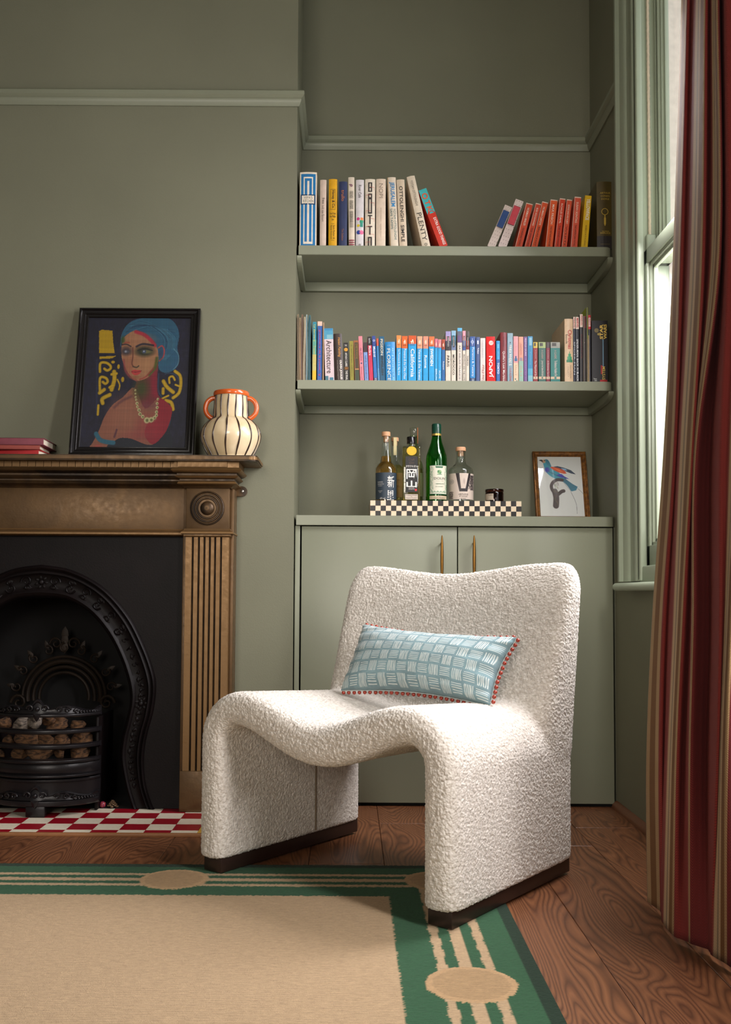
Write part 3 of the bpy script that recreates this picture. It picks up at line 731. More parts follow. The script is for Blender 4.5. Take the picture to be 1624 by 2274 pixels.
# frieze panel and its lower bead
boxes('frieze_panel', [(mir(xpi), xpi, YF, YCH, zz(1190), zz(1083))], M_BRONZE, fp, True, .002)
bead = [(-.01, zz(1174, YF)), (.006, zz(1176, YF)), (.004, zz(1180, YF)), (.013, zz(1184, YF)), (.013, zz(1188, YF)), (.002, zz(1191, YF)), (-.01, zz(1191, YF))]
sweep('frieze_bead', bead, [(mir(xpi), YF), (xpi, YF)], M_BRONZE, fp, True)
def pilaster(s_):
    X = (lambda v: v) if s_ == 1 else mir
    p = thing('pilaster', 'x', 'x'); del p['label']; del p['category']; p.parent = fp; p.matrix_parent_inverse = wmat(fp).inverted(); p.location = (X((xpo + xpi) / 2), YP, 0)
    def bx(n, a, b, y0, y1, z0, z1, bv=.001): a, b = sorted((X(a), X(b))); return boxes(n, [(a, b, y0, y1, z0, z1)], M_BRONZE, p, True, bv)
    bx('corner_block', xpi, xpo, YP, YCH, zz(1175), zz(1083), .002)
    bx('side_board', xpo - .001, xpo + .012, YP + .03, YCH, .008, zz(1083), .003)
    c = at(460.5, 1128.5, YP); cx = X(c.x)
    m = 1 / FPX * YP
    pr = []
    for r, d in ((40, 0), (39, -.002), (37.5, .004), (35.5, .005), (33.5, -.001), (32.5, -.001), (31, .0045), (28.5, .005), (26.5, -.001), (25.5, -.001), (24, .004), (21.5, .0045), (19.5, -.002), (16.5, -.003), (15, .003), (13.5, .007), (9, .010), (4, .0115), (0, .012)): pr.append((r * m, d))
    V = []; F = []; n = 40; k_ = len(pr)
    for i in range(n):
        a = 2 * pi * i / n
        for r, d in pr: V.append((cx + r * cos(a), YP - d - .0004, c.z + r * sin(a)))
    for i in range(n):
        for j in range(k_ - 1): F.append((i * k_ + j, ((i + 1) % n) * k_ + j, ((i + 1) % n) * k_ + j + 1, i * k_ + j + 1))
    auto(mesh('roundel', V, F, M_BRONZE, p, True), 50)
    cap = [(-.02, zz(1174)), (.004, zz(1174.5)), (.006, zz(1178)), (.014, zz(1182)), (.015, zz(1185.5)), (.006, zz(1187)), (.006, zz(1190)), (.0, zz(1193)), (-.02, zz(1193))]
    pth = [(xpi, YCH), (xpi, YP), (xpo, YP), (xpo, YCH)]
    if s_ == -1: pth = [(mir(a), b) for a, b in pth][::-1]
    sweep('capital', cap, pth, M_BRONZE, p, True)
    # fluted shaft as one profile
    z0, z1 = zz(1712), zz(1192); gp = [427, 440.6, 453, 465, 476.8, 490]
    w = 2.4 * m; pl = [(xpi, YCH), (xpi, YP)]
    for g in gp:
        gx = xx(g, YP, 1300); pl += [(gx - w, YP)] + [(gx + w * t_, YP + .007 * sqrt(max(0, 1 - t_ * t_))) for t_ in (-.8, -.4, 0, .4, .8)] + [(gx + w, YP)]
    pl += [(xpo, YP), (xpo, YCH)]
    if s_ == -1: pl = [(mir(a), b) for a, b in pl][::-1]
    extrude_poly('fluted_shaft', pl, 'z', z0, z1, M_BRONZE, p, True)
    bx('inner_fillet', xx(403.5), xpi, YP + .012, YCH, .009, zz(1190), .001)
    bx('base_block', xx(399, y=1750), xpo + .004, YP - .008, YCH, .0095, z0, .002)
    return p
pilaster(1); pilaster(-1)
# fixing lug with its screw
for s_ in (1, -1):
    X = (lambda v: v) if s_ == 1 else mir
    l0 = at(538, 1091, YCH - .012); pl = [(X(xpo), l0.z + .017)] + [(X(l0.x + .017 * sin(a)), l0.z + .017 * cos(a)) for a in np.linspace(0, pi, 10)] + [(X(xpo), l0.z - .017)]
    lug = extrude_poly('fixing_lug', pl, 'y', YCH - .012, YCH - .001, M_BRONZE, fp, True, .002)
    V, F = sphere_vf((X(l0.x + .001), YCH - .0125, l0.z), .005, (1, .4, 1)); mesh('screw', V, F, flat((190, 186, 176), .3, .8), lug, True, smooth=True)

# ------------------------------------------------------------ cast iron arched insert
ins = thing('arched_insert', 'black cast iron arched fireplace insert with raised garland moulding', 'fireplace insert', (OX, YI, .008))
inner = [(92, 1325), (150, 1332), (200, 1362), (240, 1410), (268, 1465), (285, 1520), (288, 1560), (280, 1600), (270, 1640), (266, 1680), (272, 1720), (282, 1760), (296, 1805)]
outer = [(92, 1254), (160, 1266), (230, 1304), (285, 1364), (320, 1430), (342, 1490), (347, 1530), (341, 1580), (330, 1620), (322, 1660), (320, 1700), (326, 1750), (345, 1805)]
def half(c): return [np.array(at(x, y, YI))[[0, 2]] for x, y in spline([np.array(p) for p in c], 6)]
def full(c):
    h = half(c); h = [p if p[1] > .010 else np.array([p[0], .010]) for p in h]
    return [np.array([2 * OX - p[0], p[1]]) for p in h[::-1]][:-1] + h
IN, OUT = full(inner), full(outer); N = len(IN)
# flat plate between the outer moulding and the surround
xa, xb, ztp = mir(xpi) - .03, xpi + .03, zz(1183)
def rectpt(i):
    p = OUT[i]; u = i / (N - 1)
    if u < .25: return (xa, ztp * (u / .25) + .01 * (1 - u / .25))
    if u > .75: return (xb, ztp * ((1 - u) / .25) + .01 * (1 - (1 - u) / .25))
    return (xa + (xb - xa) * (u - .25) / .5, ztp)
V = [(p[0], YI, p[1]) for p in OUT] + [(rectpt(i)[0], YI, rectpt(i)[1]) for i in range(N)]
F = [(i, i + 1, N + i + 1, N + i) for i in range(N - 1)]
for t_ in (.25, .75):
    k0 = int(t_ * (N - 1)); V.append(((xa if t_ < .5 else xb), YI, ztp)); F.append((N + k0, N + k0 + 1, len(V) - 1))
mesh('backing_plate', V, F, M_IRON, ins, True)
# moulding cross-section from outer (t=0) to inner (t=1)
cs = [(0, 0), (.03, .010), (.08, .014), (.13, .010), (.17, .006), (.21, .010), (.26, .012), (.30, .005), (.34, .002), (.55, -.002), (.76, .001), (.80, .007), (.86, .010), (.92, .006), (.96, .003), (1.0, -.004), (1.02, -.02), (1.04, -.06)]
V = []; F = []; k_ = len(cs)
for i in range(N):
    for t_, d in cs:
        p = OUT[i] * (1 - t_) + IN[i] * t_; V.append((p[0], YI - d - .001, p[1]))
for i in range(N - 1):
    for j in range(k_ - 1): F.append((i * k_ + j, (i + 1) * k_ + j, (i + 1) * k_ + j + 1, i * k_ + j + 1))
auto(mesh('arch_moulding', V, F, M_IRON2 if False else M_IRON, ins, True), 50)
# garland relief on the band: rosettes, scrolls and leaves
MID = [OUT[i] * .45 + IN[i] * .55 for i in range(N)]
def midpt(u):
    f = u * (N - 1); i = min(int(f), N - 2); f -= i
    p = MID[i] * (1 - f) + MID[i + 1] * f; t_ = MID[i + 1] - MID[i]; t_ = t_ / np.linalg.norm(t_); return p, t_, np.array([-t_[1], t_[0]])
def scroll(c, e1, e2, r, turns=1.2, sgn=1, rad=.0035, Y=YI, out=.004):
    pts = []
    for i in range(14):
        a = i / 13 * turns * 2 * pi; rr = r * (1 - .8 * i / 13)
        q = c + e1 * rr * cos(a) + e2 * sgn * rr * sin(a); pts.append((q[0], Y - out, q[1]))
    return tube_vf(pts, [rad * (1.1 - .6 * i / 13) for i in range(14)], 6)
def leaf(c, e1, e2, l, w, Y=YI, h=.006):
    P = [(-1, 0, 0), (-.3, .8, .3), (.4, .6, .4), (1, 0, 0), (.4, -.6, .4), (-.3, -.8, .3), (0, 0, 1)]
    V = [(c[0] + e1[0] * l * a + e2[0] * w * b, Y - .001 - h * d, c[1] + e1[1] * l * a + e2[1] * w * b) for a, b, d in P]
    return V, [(6, i, (i + 1) % 6) for i in range(6)]
vf = []
for u0 in (.5, .235, .765):
    p, t_, n_ = midpt(u0)
    for r_ in (.009,): vf.append(sphere_vf((p[0], YI - .003, p[1]), r_, (1, .8, 1)))
    for a in np.linspace(0, 2 * pi, 8)[:-1]:
        q = p + t_ * cos(a) * .016 + n_ * sin(a) * .016; vf.append(leaf(q, t_ * cos(a) + n_ * sin(a), -t_ * sin(a) + n_ * cos(a), .009, .006))
for s_ in (1, -1):
    p, t_, n_ = midpt(.5)
    for k in range(6):
        q, tt, nn = midpt(.5 + s_ * (.022 + .022 * k)); r_ = .019 - .0015 * k
        vf.append(scroll(q + nn * .006 * (-1) ** k, tt * s_, nn, r_, 1.1, (-1) ** k, .0032))
        vf.append(leaf(q - nn * .015 * (-1) ** k, tt, nn, .017, .008)); vf.append(scroll(q - nn * .014 * (-1) ** k, -tt * s_, nn, .010, 1.0, (-1) ** k, .0028))
    for k in range(26):
        u = .5 + s_ * (.135 + .0125 * k)
        if not 0.01 < u < .99: continue
        q, tt, nn = midpt(u); vf.append(leaf(q + nn * .006 * sin(k * 1.9), tt * cos(k) + nn * sin(k) * .6, nn, .012, .0065, YI, .008)); vf.append(leaf(q - nn * .007 * sin(k * 1.9), tt * sin(k) + nn * cos(k) * .6, nn, .009, .005, YI, .007))
        if k % 3 == 0: vf.append(sphere_vf((q[0], YI - .003, q[1]), .0042, (1, .7, 1), 8, 5))
    vf.append(leaf(p + n_ * .034 + t_ * .010 * s_, n_ + t_ * .5 * s_, t_, .015, .006))
vf.append(leaf(midpt(.5)[0] + midpt(.5)[2] * .036, midpt(.5)[2], midpt(.5)[1], .018, .007))
V, F = join_vf(vf); auto(mesh('garland_relief', V, F, M_IRON, ins, True, kind='stuff'), 60)
# firebox: cheeks, back and the decorated back arch
YBK = 3.50
boxes('firebox', [(OX - .40, OX - .385, YI + .05, YBK, .01, 1.0), (OX + .385, OX + .40, YI + .05, YBK, .01, 1.0), (OX - .40, OX + .40, YBK, YBK + .02, .01, 1.0), (OX - .40, OX + .40, YI + .05, YBK, .94, .955), (OX - .40, OX + .40, YI - .0, YBK, .006, .010)], M_SOOT, ins, True)
M_BK = iron('dusty_gilt_iron', (38, 27, 17), .3, .6)
c = at(140, 1560, 3.42); vf = []
for r_, rad in ((.085, .006), (.105, .007), (.125, .009), (.142, .006)):
    vf.append(tube_vf([(c.x + r_ * cos(a) * 1.0, 3.43, c.z + .02 + r_ * sin(a) * .95) for a in np.linspace(-.15, pi + .15, 28)], rad, 6))
for k, a in enumerate(np.linspace(.2, pi - .2, 9)):
    q = np.array([c.x + .165 * cos(a), c.z + .02 + .165 * sin(a)]); e1 = np.array([cos(a), sin(a)]); e2 = np.array([-sin(a), cos(a)])
    vf.append(scroll(q, e1, e2, .018, 1.2, (-1) ** k, .004, 3.43)); vf.append(leaf(q + e1 * .02, e1, e2, .018, .010, 3.43))
for dz in (.19, .215, .235): vf.append(leaf(np.array([c.x, c.z + dz]), np.array([0, 1.]), np.array([1., 0]), .024, .016, 3.43)); 
for s_ in (1, -1):
    vf.append(scroll(np.array([c.x + s_ * .15, c.z + .0]), np.array([s_ * 1., 0]), np.array([0, 1.]), .028, 1.3, 1, .006, 3.42))
    vf.append(scroll(np.array([c.x + s_ * .03, c.z + .20]), np.array([s_ * 1., 0]), np.array([0, 1.]), .022, 1.3, 1, .004, 3.43))
V, F = join_vf(vf); auto(mesh('back_arch_ornament', V, F, M_BK, ins, True, kind='stuff'), 60)

# ------------------------------------------------------------ fire grate
YG = 3.105                                          # nearest point of the bow front
gr = thing('fire_grate', 'bow fronted cast iron fire grate with scrolled crest and three bars', 'fire grate', (OX, YG, .009))
GC = at(83, 1640, YG).x
R_ = at(222, 1640, YG + .085).x - GC
def bow(u, y, dy=0):                                # u -1..1 across the front -> point; y picture row at the middle
    z = at(83, y, YG).z; return (GC + R_ * sin(u * 1.25) / sin(1.25), YG + dy + .095 * (1 - cos(u * 1.25)) / (1 - cos(1.25)), z)
def bar(name, y0, y1, out=.010, edge=.0015):
    n = 30; V = []; F = []
    pf = [(0, y0), (-out, y0 + (y1 - y0) * .2), (-out * 1.1, (y0 + y1) / 2), (-out, y1 - (y1 - y0) * .2), (0, y1), (.010, y1), (.010, y0)]
    for i in range(n + 1):
        u = -1 + 2 * i / n
        for d, y in pf: V.append(bow(u, y, d))
    m = len(pf)
    for i in range(n):
        for j in range(m): F.append((i * m + j, i * m + (j + 1) % m, (i + 1) * m + (j + 1) % m, (i + 1) * m + j))
    return auto(mesh(name, V, F, M_IRON2, gr, True), 45)
bar('top_bar', 1585, 1594, .010); bar('bar', 1620, 1632); bar('bar', 1653.5, 1665.5)
bar('rim', 1687, 1697, .014); bar('ash_front', 1697, 1722, .004); bar('rim', 1721, 1729, .012)
bar('apron', 1731, 1793, -.002); bar('rim', 1731, 1739, .004); bar('bottom_rail', 1776, 1793, .012)
boxes('foot', [(GC - .030, GC + .030, YG - .008, YG + .02, .0095, bow(0, 1792)[2] + .002)], M_IRON2, gr, True, .003)
boxes('grate_floor', [(GC - R_ * .9, GC + R_ * .9, YG + .06, YG + .26, bow(0, 1690)[2] - .035, bow(0, 1690)[2] - .025)], M_SOOT, gr, True)
boxes('side_cheek', [(GC + R_ - .018, GC + R_ - .008, YG + .10, YG + .30, .01, bow(0, 1600)[2])], M_IRON, gr, True, .003)
boxes('side_cheek', [(GC - R_ + .008, GC - R_ + .018, YG + .10, YG + .30, .01, bow(0, 1600)[2])], M_IRON, gr, True, .003)
def crest(name, yb, dy0):
    """scrolled crest rail: outline plate plus scroll relief on the bow"""
    top = lambda u: 6 + 13 * math.exp(-((abs(u) - .38) / .22) ** 2) + 27 * math.exp(-(u / .085) ** 2) + 8 * math.exp(-((abs(u) - .95) / .1) ** 2)
    n = 80; V = []; F = []
    for i in range(n + 1):
        u = -1 + 2 * i / n; t_ = top(u)
        for d, y in ((.0, yb), (-.007, yb - 1), (-.004, yb - t_ * .35), (-.003, yb - t_ * .75), (-.009, yb - t_ * .88), (-.009, yb - t_ + 1), (-.002, yb - t_), (.007, yb - t_), (.007, yb)): V.append(bow(u, y, d + dy0))
    m = 9
    for i in range(n):
        for j in range(m): F.append((i * m + j, i * m + (j + 1) % m, (i + 1) * m + (j + 1) % m, (i + 1) * m + j))
    vf = [(V, F)]
    px2m = YG / FPX
    def sc(u, yy, r, sgn, turns=1.2, rad=2.2):
        pts = []
        for i in range(14):
            a = i / 13 * turns * 2 * pi; rr = r * (1 - .75 * i / 13)
            pts.append(bow(u + sgn * rr * cos(a) / 150, yy - rr * sin(a), -.010 + dy0))
        return tube_vf(pts, [rad * px2m * (1.1 - .6 * i / 13) for i in range(14)], 6)
    for s_ in (1, -1):
        vf += [sc(.10 * s_, yb - 13, 8, s_), sc(.30 * s_, yb - 10, 7, -s_), sc(.42 * s_, yb - 9, 6.5, s_), sc(.54 * s_, yb - 6, 4.5, -s_)]
        for k in range(7): vf.append(sphere_vf(bow(s_ * (.60 + .05 * k), yb - 4.5 + .2 * k, -.008 + dy0), px2m * (3.0 - .25 * k), (1, 1, 1), 8, 5))
    vf.append(sphere_vf(bow(0, yb - 12, -.010 + dy0), px2m * 5, (1, .8, 1)))
    vf.append(leafy(bow(0, yb + 4, -.012 + dy0), px2m))
    V, F = join_vf(vf); auto(mesh(name, V, F, M_IRON2, gr, True), 50)
def leafy(c, m):
    vs = [(c[0] - 9 * m, c[1], c[2] + 6 * m), (c[0] + 9 * m, c[1], c[2] + 6 * m), (c[0] + 5 * m, c[1], c[2] - 6 * m), (c[0], c[1], c[2] - 12 * m), (c[0] - 5 * m, c[1], c[2] - 6 * m), (c[0], c[1] - .006, c[2])]
    return vs, [(5, i, (i + 1) % 5) for i in range(5)]
crest('crest_rail', 1586, 0); crest('apron_crest', 1778, -.004)
# loose decorative coals
def rock(name, c, r, sc, seed, mat, cuts=6):
    rs = np.random.RandomState(seed); bm = bmesh.new(); bmesh.ops.create_icosphere(bm, subdivisions=3, radius=1)
    pl = [(v_ / np.linalg.norm(v_), .55 + .3 * rs.rand()) for v_ in rs.randn(cuts + 4, 3)]
    rot = Matrix.Rotation(rs.rand() * 6, 3, 'X') @ Matrix.Rotation(rs.rand() * 6, 3, 'Z')
    for v in bm.verts:
        p = np.array(v.co)
        for n_, d in pl:
            e = p @ n_ - d
            if e > 0: p = p - n_ * e * .9
        p = p + .05 * np.array([sin(9 * p[1] + seed), sin(8 * p[2]), sin(10 * p[0])])
        v.co = rot @ Vector(p * np.array(sc) * r)
    me = bpy.data.meshes.new(name); bm.to_mesh(me); bm.free(); me.shade_smooth(); me.materials.append(mat)
    o = bpy.data.objects.new(name, me); COL.objects.link(o); o.location = c; return o
def coal_mat(n_, a, b):
    t = NT(n_); v = t.coord('Object', (1, 1, 3)); t.link(t.ramp(t.noise(v, 30, 5, .6, 1.5), [(.35, rgba(a)), (.62, rgba(b))]), t.b.inputs['Base Color']); t.b.inputs['Roughness'].default_value = .9
    t.bump(t.noise(v, 70, 4), .6, .003); return t.m
MC = [coal_mat('brown_coal', (34, 22, 15), (118, 82, 50)), coal_mat('grey_coal', (44, 38, 36), (150, 136, 122))]
ck = [(12, 1606, 14, 0), (48, 1612, 17, 1), (79, 1603, 17, 1), (108, 1600, 14, 0), (130, 1611, 20, 0), (172, 1612, 17, 0), (20, 1644, 14, 0), (62, 1641, 24, 0), (104, 1648, 20, 0), (136, 1648, 19, 0), (180, 1641, 20, 0), (45, 1674, 15, 0), (88, 1674, 24, 0), (132, 1670, 13, 0), (176, 1674, 22, 0), (-8, 1676, 16, 0)]
for i, (x, y, r, g) in enumerate(ck):
    u = (x - 83) / 150; c = at(x, y, YG + .078 + .05 * abs(u)); 
    o = rock('coal', c, 1.28 * r * c.y / FPX, (1.05, .8, .8), 20 + i, MC[g])
    row = 'uppermost gap between the bars' if y < 1625 else 'middle gap between the bars' if y < 1660 else 'lowest gap above the ash front'
    if g: tag(o, ('rounder' if x > 60 else 'angular') + ' pale grey charred coal in the uppermost gap of the grate', 'coal', 'grey charred coals in the grate')
    else:
        rk = sum(1 for a in ck if a[3] == 0 and a[1] // 33 == y // 33 and a[0] > x)
        tag(o, ('rightmost', 'second from right', 'third from right', 'fourth from right', 'leftmost')[rk] + ' brown coal in the ' + row.replace(' between the bars', '').replace(' above the ash front', '') + ' of the grate', 'coal', 'brown coals in the ' + row)
# two small finds on the hearth
p = atz(228, 1794, .0088); 
V, F = sphere_vf((0, 0, 0), .0105, u=16, v=10); t = NT('swirled_glass'); wv = t.new('ShaderNodeTexWave'); wv.inputs['Scale'].default_value = 60; wv.inputs['Distortion'].default_value = 4; t.link(t.coord(), wv.inputs[0])
t.link(t.ramp(wv.outputs['Fac'], [(.2, rgba((120, 20, 60))), (.5, rgba((70, 30, 120))), (.8, rgba((190, 80, 40)))]), t.b.inputs['Base Color']); t.b.inputs['Roughness'].default_value = .2
b = mesh('marble', V, F, t.m, smooth=True); b.location = (p.x, p.y, .0088 + .0105); tag(b, 'small purple and orange swirled marble on the hearth beside the grate', 'marble')
p = atz(250, 1794, .0088); vf = []
for i in range(26):
    a = i * 2.4; h_ = i / 26; r_ = .015 * (1 - h_ * .9)
    vf.append(sphere_vf((r_ * cos(a) , r_ * sin(a), .004 + h_ * .020), .0055 * (1 - .5 * h_), (1, 1, .6), 7, 5))
V, F = join_vf(vf); b = mesh('fir_cone', V, F, flat((110, 86, 62), .9), smooth=True); b.location = (p.x, p.y, .0095); tag(b, 'small brown fir cone lying on the hearth behind the marble', 'fir cone')

# ------------------------------------------------------------ the chair
CW, CD = .758, .60; ANG = radians(-37.5)
Fr = Vector((.219, 2.080)); Uv = Vector((cos(ANG), sin(ANG))); Vv = Vector((-sin(ANG), cos(ANG)))
cc = Fr - Uv * (CW / 2)
chair = thing('lounge_chair', 'cream boucle lounge chair with a waterfall seat, panel sides and dark plinths', 'lounge chair', (cc.x, cc.y, .0062), (0, 0, ANG))
ZB = .034
def chair_sheet():
    """seat and side panels: centre line in (x, z), thickened, lofted from front (y=0) to back"""
    hw = CW / 2; th = .042
    vs = [0, .004, .014, .034, .07, .14, .22, .3, .4, .5, CD - .035, CD - .012, CD]
    inset = [.026, .014, .005, .000, 0, 0, 0, 0, 0, 0, .002, .012, .030]
    rings = []
    def centre(b):
        drop = .026 * min(1, b / .42)
        zs = .412 - drop; dip = .048 + .016 * math.exp(-b / .12) - .016 * (b / CD); xs = hw - .043; R = .085
        L = []
        for z in np.linspace(ZB, zs - R, 14): L.append((-xs, z))
        for a in np.linspace(0, pi / 2, 12)[1:]: L.append((-xs + R * (1 - cos(a)), zs - R + R * sin(a)))
        x0 = -xs + R
        m = 30
        for i in range(1, m):
            t_ = i / m; x = x0 + (2 * abs(x0)) * t_; L.append((x, zs - dip * (.5 - .5 * cos(2 * pi * t_)) ** 1.0))
        R2 = L[:25][::-1]
        return L + [(-x, z) for x, z in R2]
    for b, ins_ in zip(vs, inset):
        C = np.array(centre(b)); n = len(C); T_ = np.gradient(C, axis=0); T_ /= np.linalg.norm(T_, axis=1)[:, None]; Nn = np.stack([-T_[:, 1], T_[:, 0]], 1)
        t1 = th - ins_
        # seat middle is a little thicker
        up = C + Nn * t1; dn = C - Nn * (t1 + .016 * np.clip(1 - (C[:, 0] / .27) ** 2, 0, 1) * (t1 / th))[:, None]
        ring = [(p[0], b, p[1]) for p in up] + [(p[0], b, p[1]) for p in dn[::-1]]
        rings.append(ring)
    m = len(rings[0]); V = [p for r in rings for p in r]; F = []
    for i in range(len(rings) - 1):
        for j in range(m): F.append((i * m + j, i * m + (j + 1) % m, (i + 1) * m + (j + 1) % m, (i + 1) * m + j))
    F += [tuple(range(m))[::-1], tuple(range((len(rings) - 1) * m, len(rings) * m))]
    # cap as quads across the sheet (top i <-> bottom)
    F = F[:-2]; h = m // 2
    for base, fl_ in ((0, 1), ((len(rings) - 1) * m, 0)):
        for j in range(h - 1): F.append((base + j, base + j + 1, base + m - 2 - j, base + m - 1 - j))
    return V, F
def chair_back():
    """back: closed loft upwards from inside the seat to the rolled top"""
    hw = CW / 2; V = []; F = []; nx = 36
    zs = list(np.linspace(.30, .70, 14))
    loops = []
    def top(x): t_ = abs(x) / hw; return .780 - .026 * (.5 + .5 * cos(pi * min(1, t_ * 1.25))) 
    levels = [0, .1, .2, .3, .4, .5, .6, .7, .78, .85, .90, .94, .97, .99, 1.0]
    for lv in levels:
        loop = []
        e = max(0, (lv - .82) / .18); rnd = sqrt(max(0, 1 - e * e))
        ew = max(0, (lv - .84) / .16); rw = 1 - .12 * (1 - sqrt(max(0, 1 - ew * ew)))
        for side in (0, 1):
            for i in range(nx + 1):
                s_ = -1 + 2 * i / nx; s_ = s_ if side == 0 else -s_
                ang = s_ * .5 * pi
                xr_ = (hw - .020) * rw * np.sign(s_) * (1 - (1 - abs(s_)) ** 1.6); xR = hw + .014 * lv; xL = -(hw - .052 * min(1, lv / .2)); x = (xR + xL) / 2 + xr_ / (hw - .020) * (xR - xL) / 2
                z = .30 + (top(x) - .30) * lv
                fz = .425 + (z - .36) * .33 if z > .36 else .425
                fz += .022 * (1 - (x / hw) ** 2) - .004
                bz = CD + .026 * min(1, max(0, (z - .2) / .5))
                mid = (fz + bz) / 2; ht = (bz - fz) / 2
                ed = sqrt(max(0, 1 - max(0, (abs(xr_) / ((hw - .020) * rw) - .90) / .10) ** 2))
                ht2 = ht * (.25 + .75 * rnd) * (.45 + .55 * ed) if True else ht
                midr = mid + (0.006 * e)
                loop.append((x, midr - ht2 if side == 0 else midr + ht2, z))
        loops.append(loop)
    m = len(loops[0]); V = [p for l in loops for p in l]
    for i in range(len(loops) - 1):
        for j in range(m): F.append((i * m + j, i * m + (j + 1) % m, (i + 1) * m + (j + 1) % m, (i + 1) * m + j))
    h = m // 2
    for base in (0, (len(loops) - 1) * m):
        for j in range(h - 1): F.append((base + j, base + j + 1, base + m - 2 - j, base + m - 1 - j))
    return V, F
V, F = join_vf([chair_sheet(), chair_back()])
sh = mesh('upholstered_shell', V, F, M_BOUCLE, chair)
for nm, k in (('coarse', .0075),):
    r = sh.modifiers.new(nm, 'REMESH'); r.mode = 'VOXEL'; r.voxel_size = k
sm = sh.modifiers.new('smooth', 'SMOOTH'); sm.factor = .5; sm.iterations = 7
r = sh.modifiers.new('fine', 'REMESH'); r.mode = 'VOXEL'; r.voxel_size = .0023
sm = sh.modifiers.new('smooth2', 'SMOOTH'); sm.factor = .5; sm.iterations = 6
tx = bpy.data.textures.new('nubs', 'VORONOI'); tx.noise_scale = .0056; tx.distance_metric = 'DISTANCE'
d = sh.modifiers.new('nubs', 'DISPLACE'); d.texture = tx; d.texture_coords = 'LOCAL'; d.strength = -.0036; d.mid_level = .35
tx2 = bpy.data.textures.new('loops', 'CLOUDS'); tx2.noise_scale = .0045; tx2.noise_depth = 2
d2 = sh.modifiers.new('loops', 'DISPLACE'); d2.texture = tx2; d2.texture_coords = 'LOCAL'; d2.strength = .0014; d2.mid_level = .5
# freeze the modifiers and cut the lower edge straight
dg = bpy.context.evaluated_depsgraph_get(); me = bpy.data.meshes.new_from_object(sh.evaluated_get(dg)); sh.modifiers.clear(); sh.data = me; me.name = 'upholstered_shell'
me.shade_smooth(); me.materials.clear(); me.materials.append(M_BOUCLE)
print('CHAIR TRIS', len(me.polygons) * 2)
for s_ in (1, -1):
    x0, x1 = sorted((s_ * (CW / 2 - .074), s_ * (CW / 2 - .014)))
    boxes('plinth', [(x0, x1, .018, CD - .018, .0 if s_ < 0 else .0, ZB + .006)], M_BLACKWOOD, chair, False, .002)
    sx = s_ * (CW / 2 - .0865)
    tube('seam', [(sx, .372, ZB + .01), (sx, .372, .30)], .0022, flat((120, 104, 84), .95), chair, False, 6)

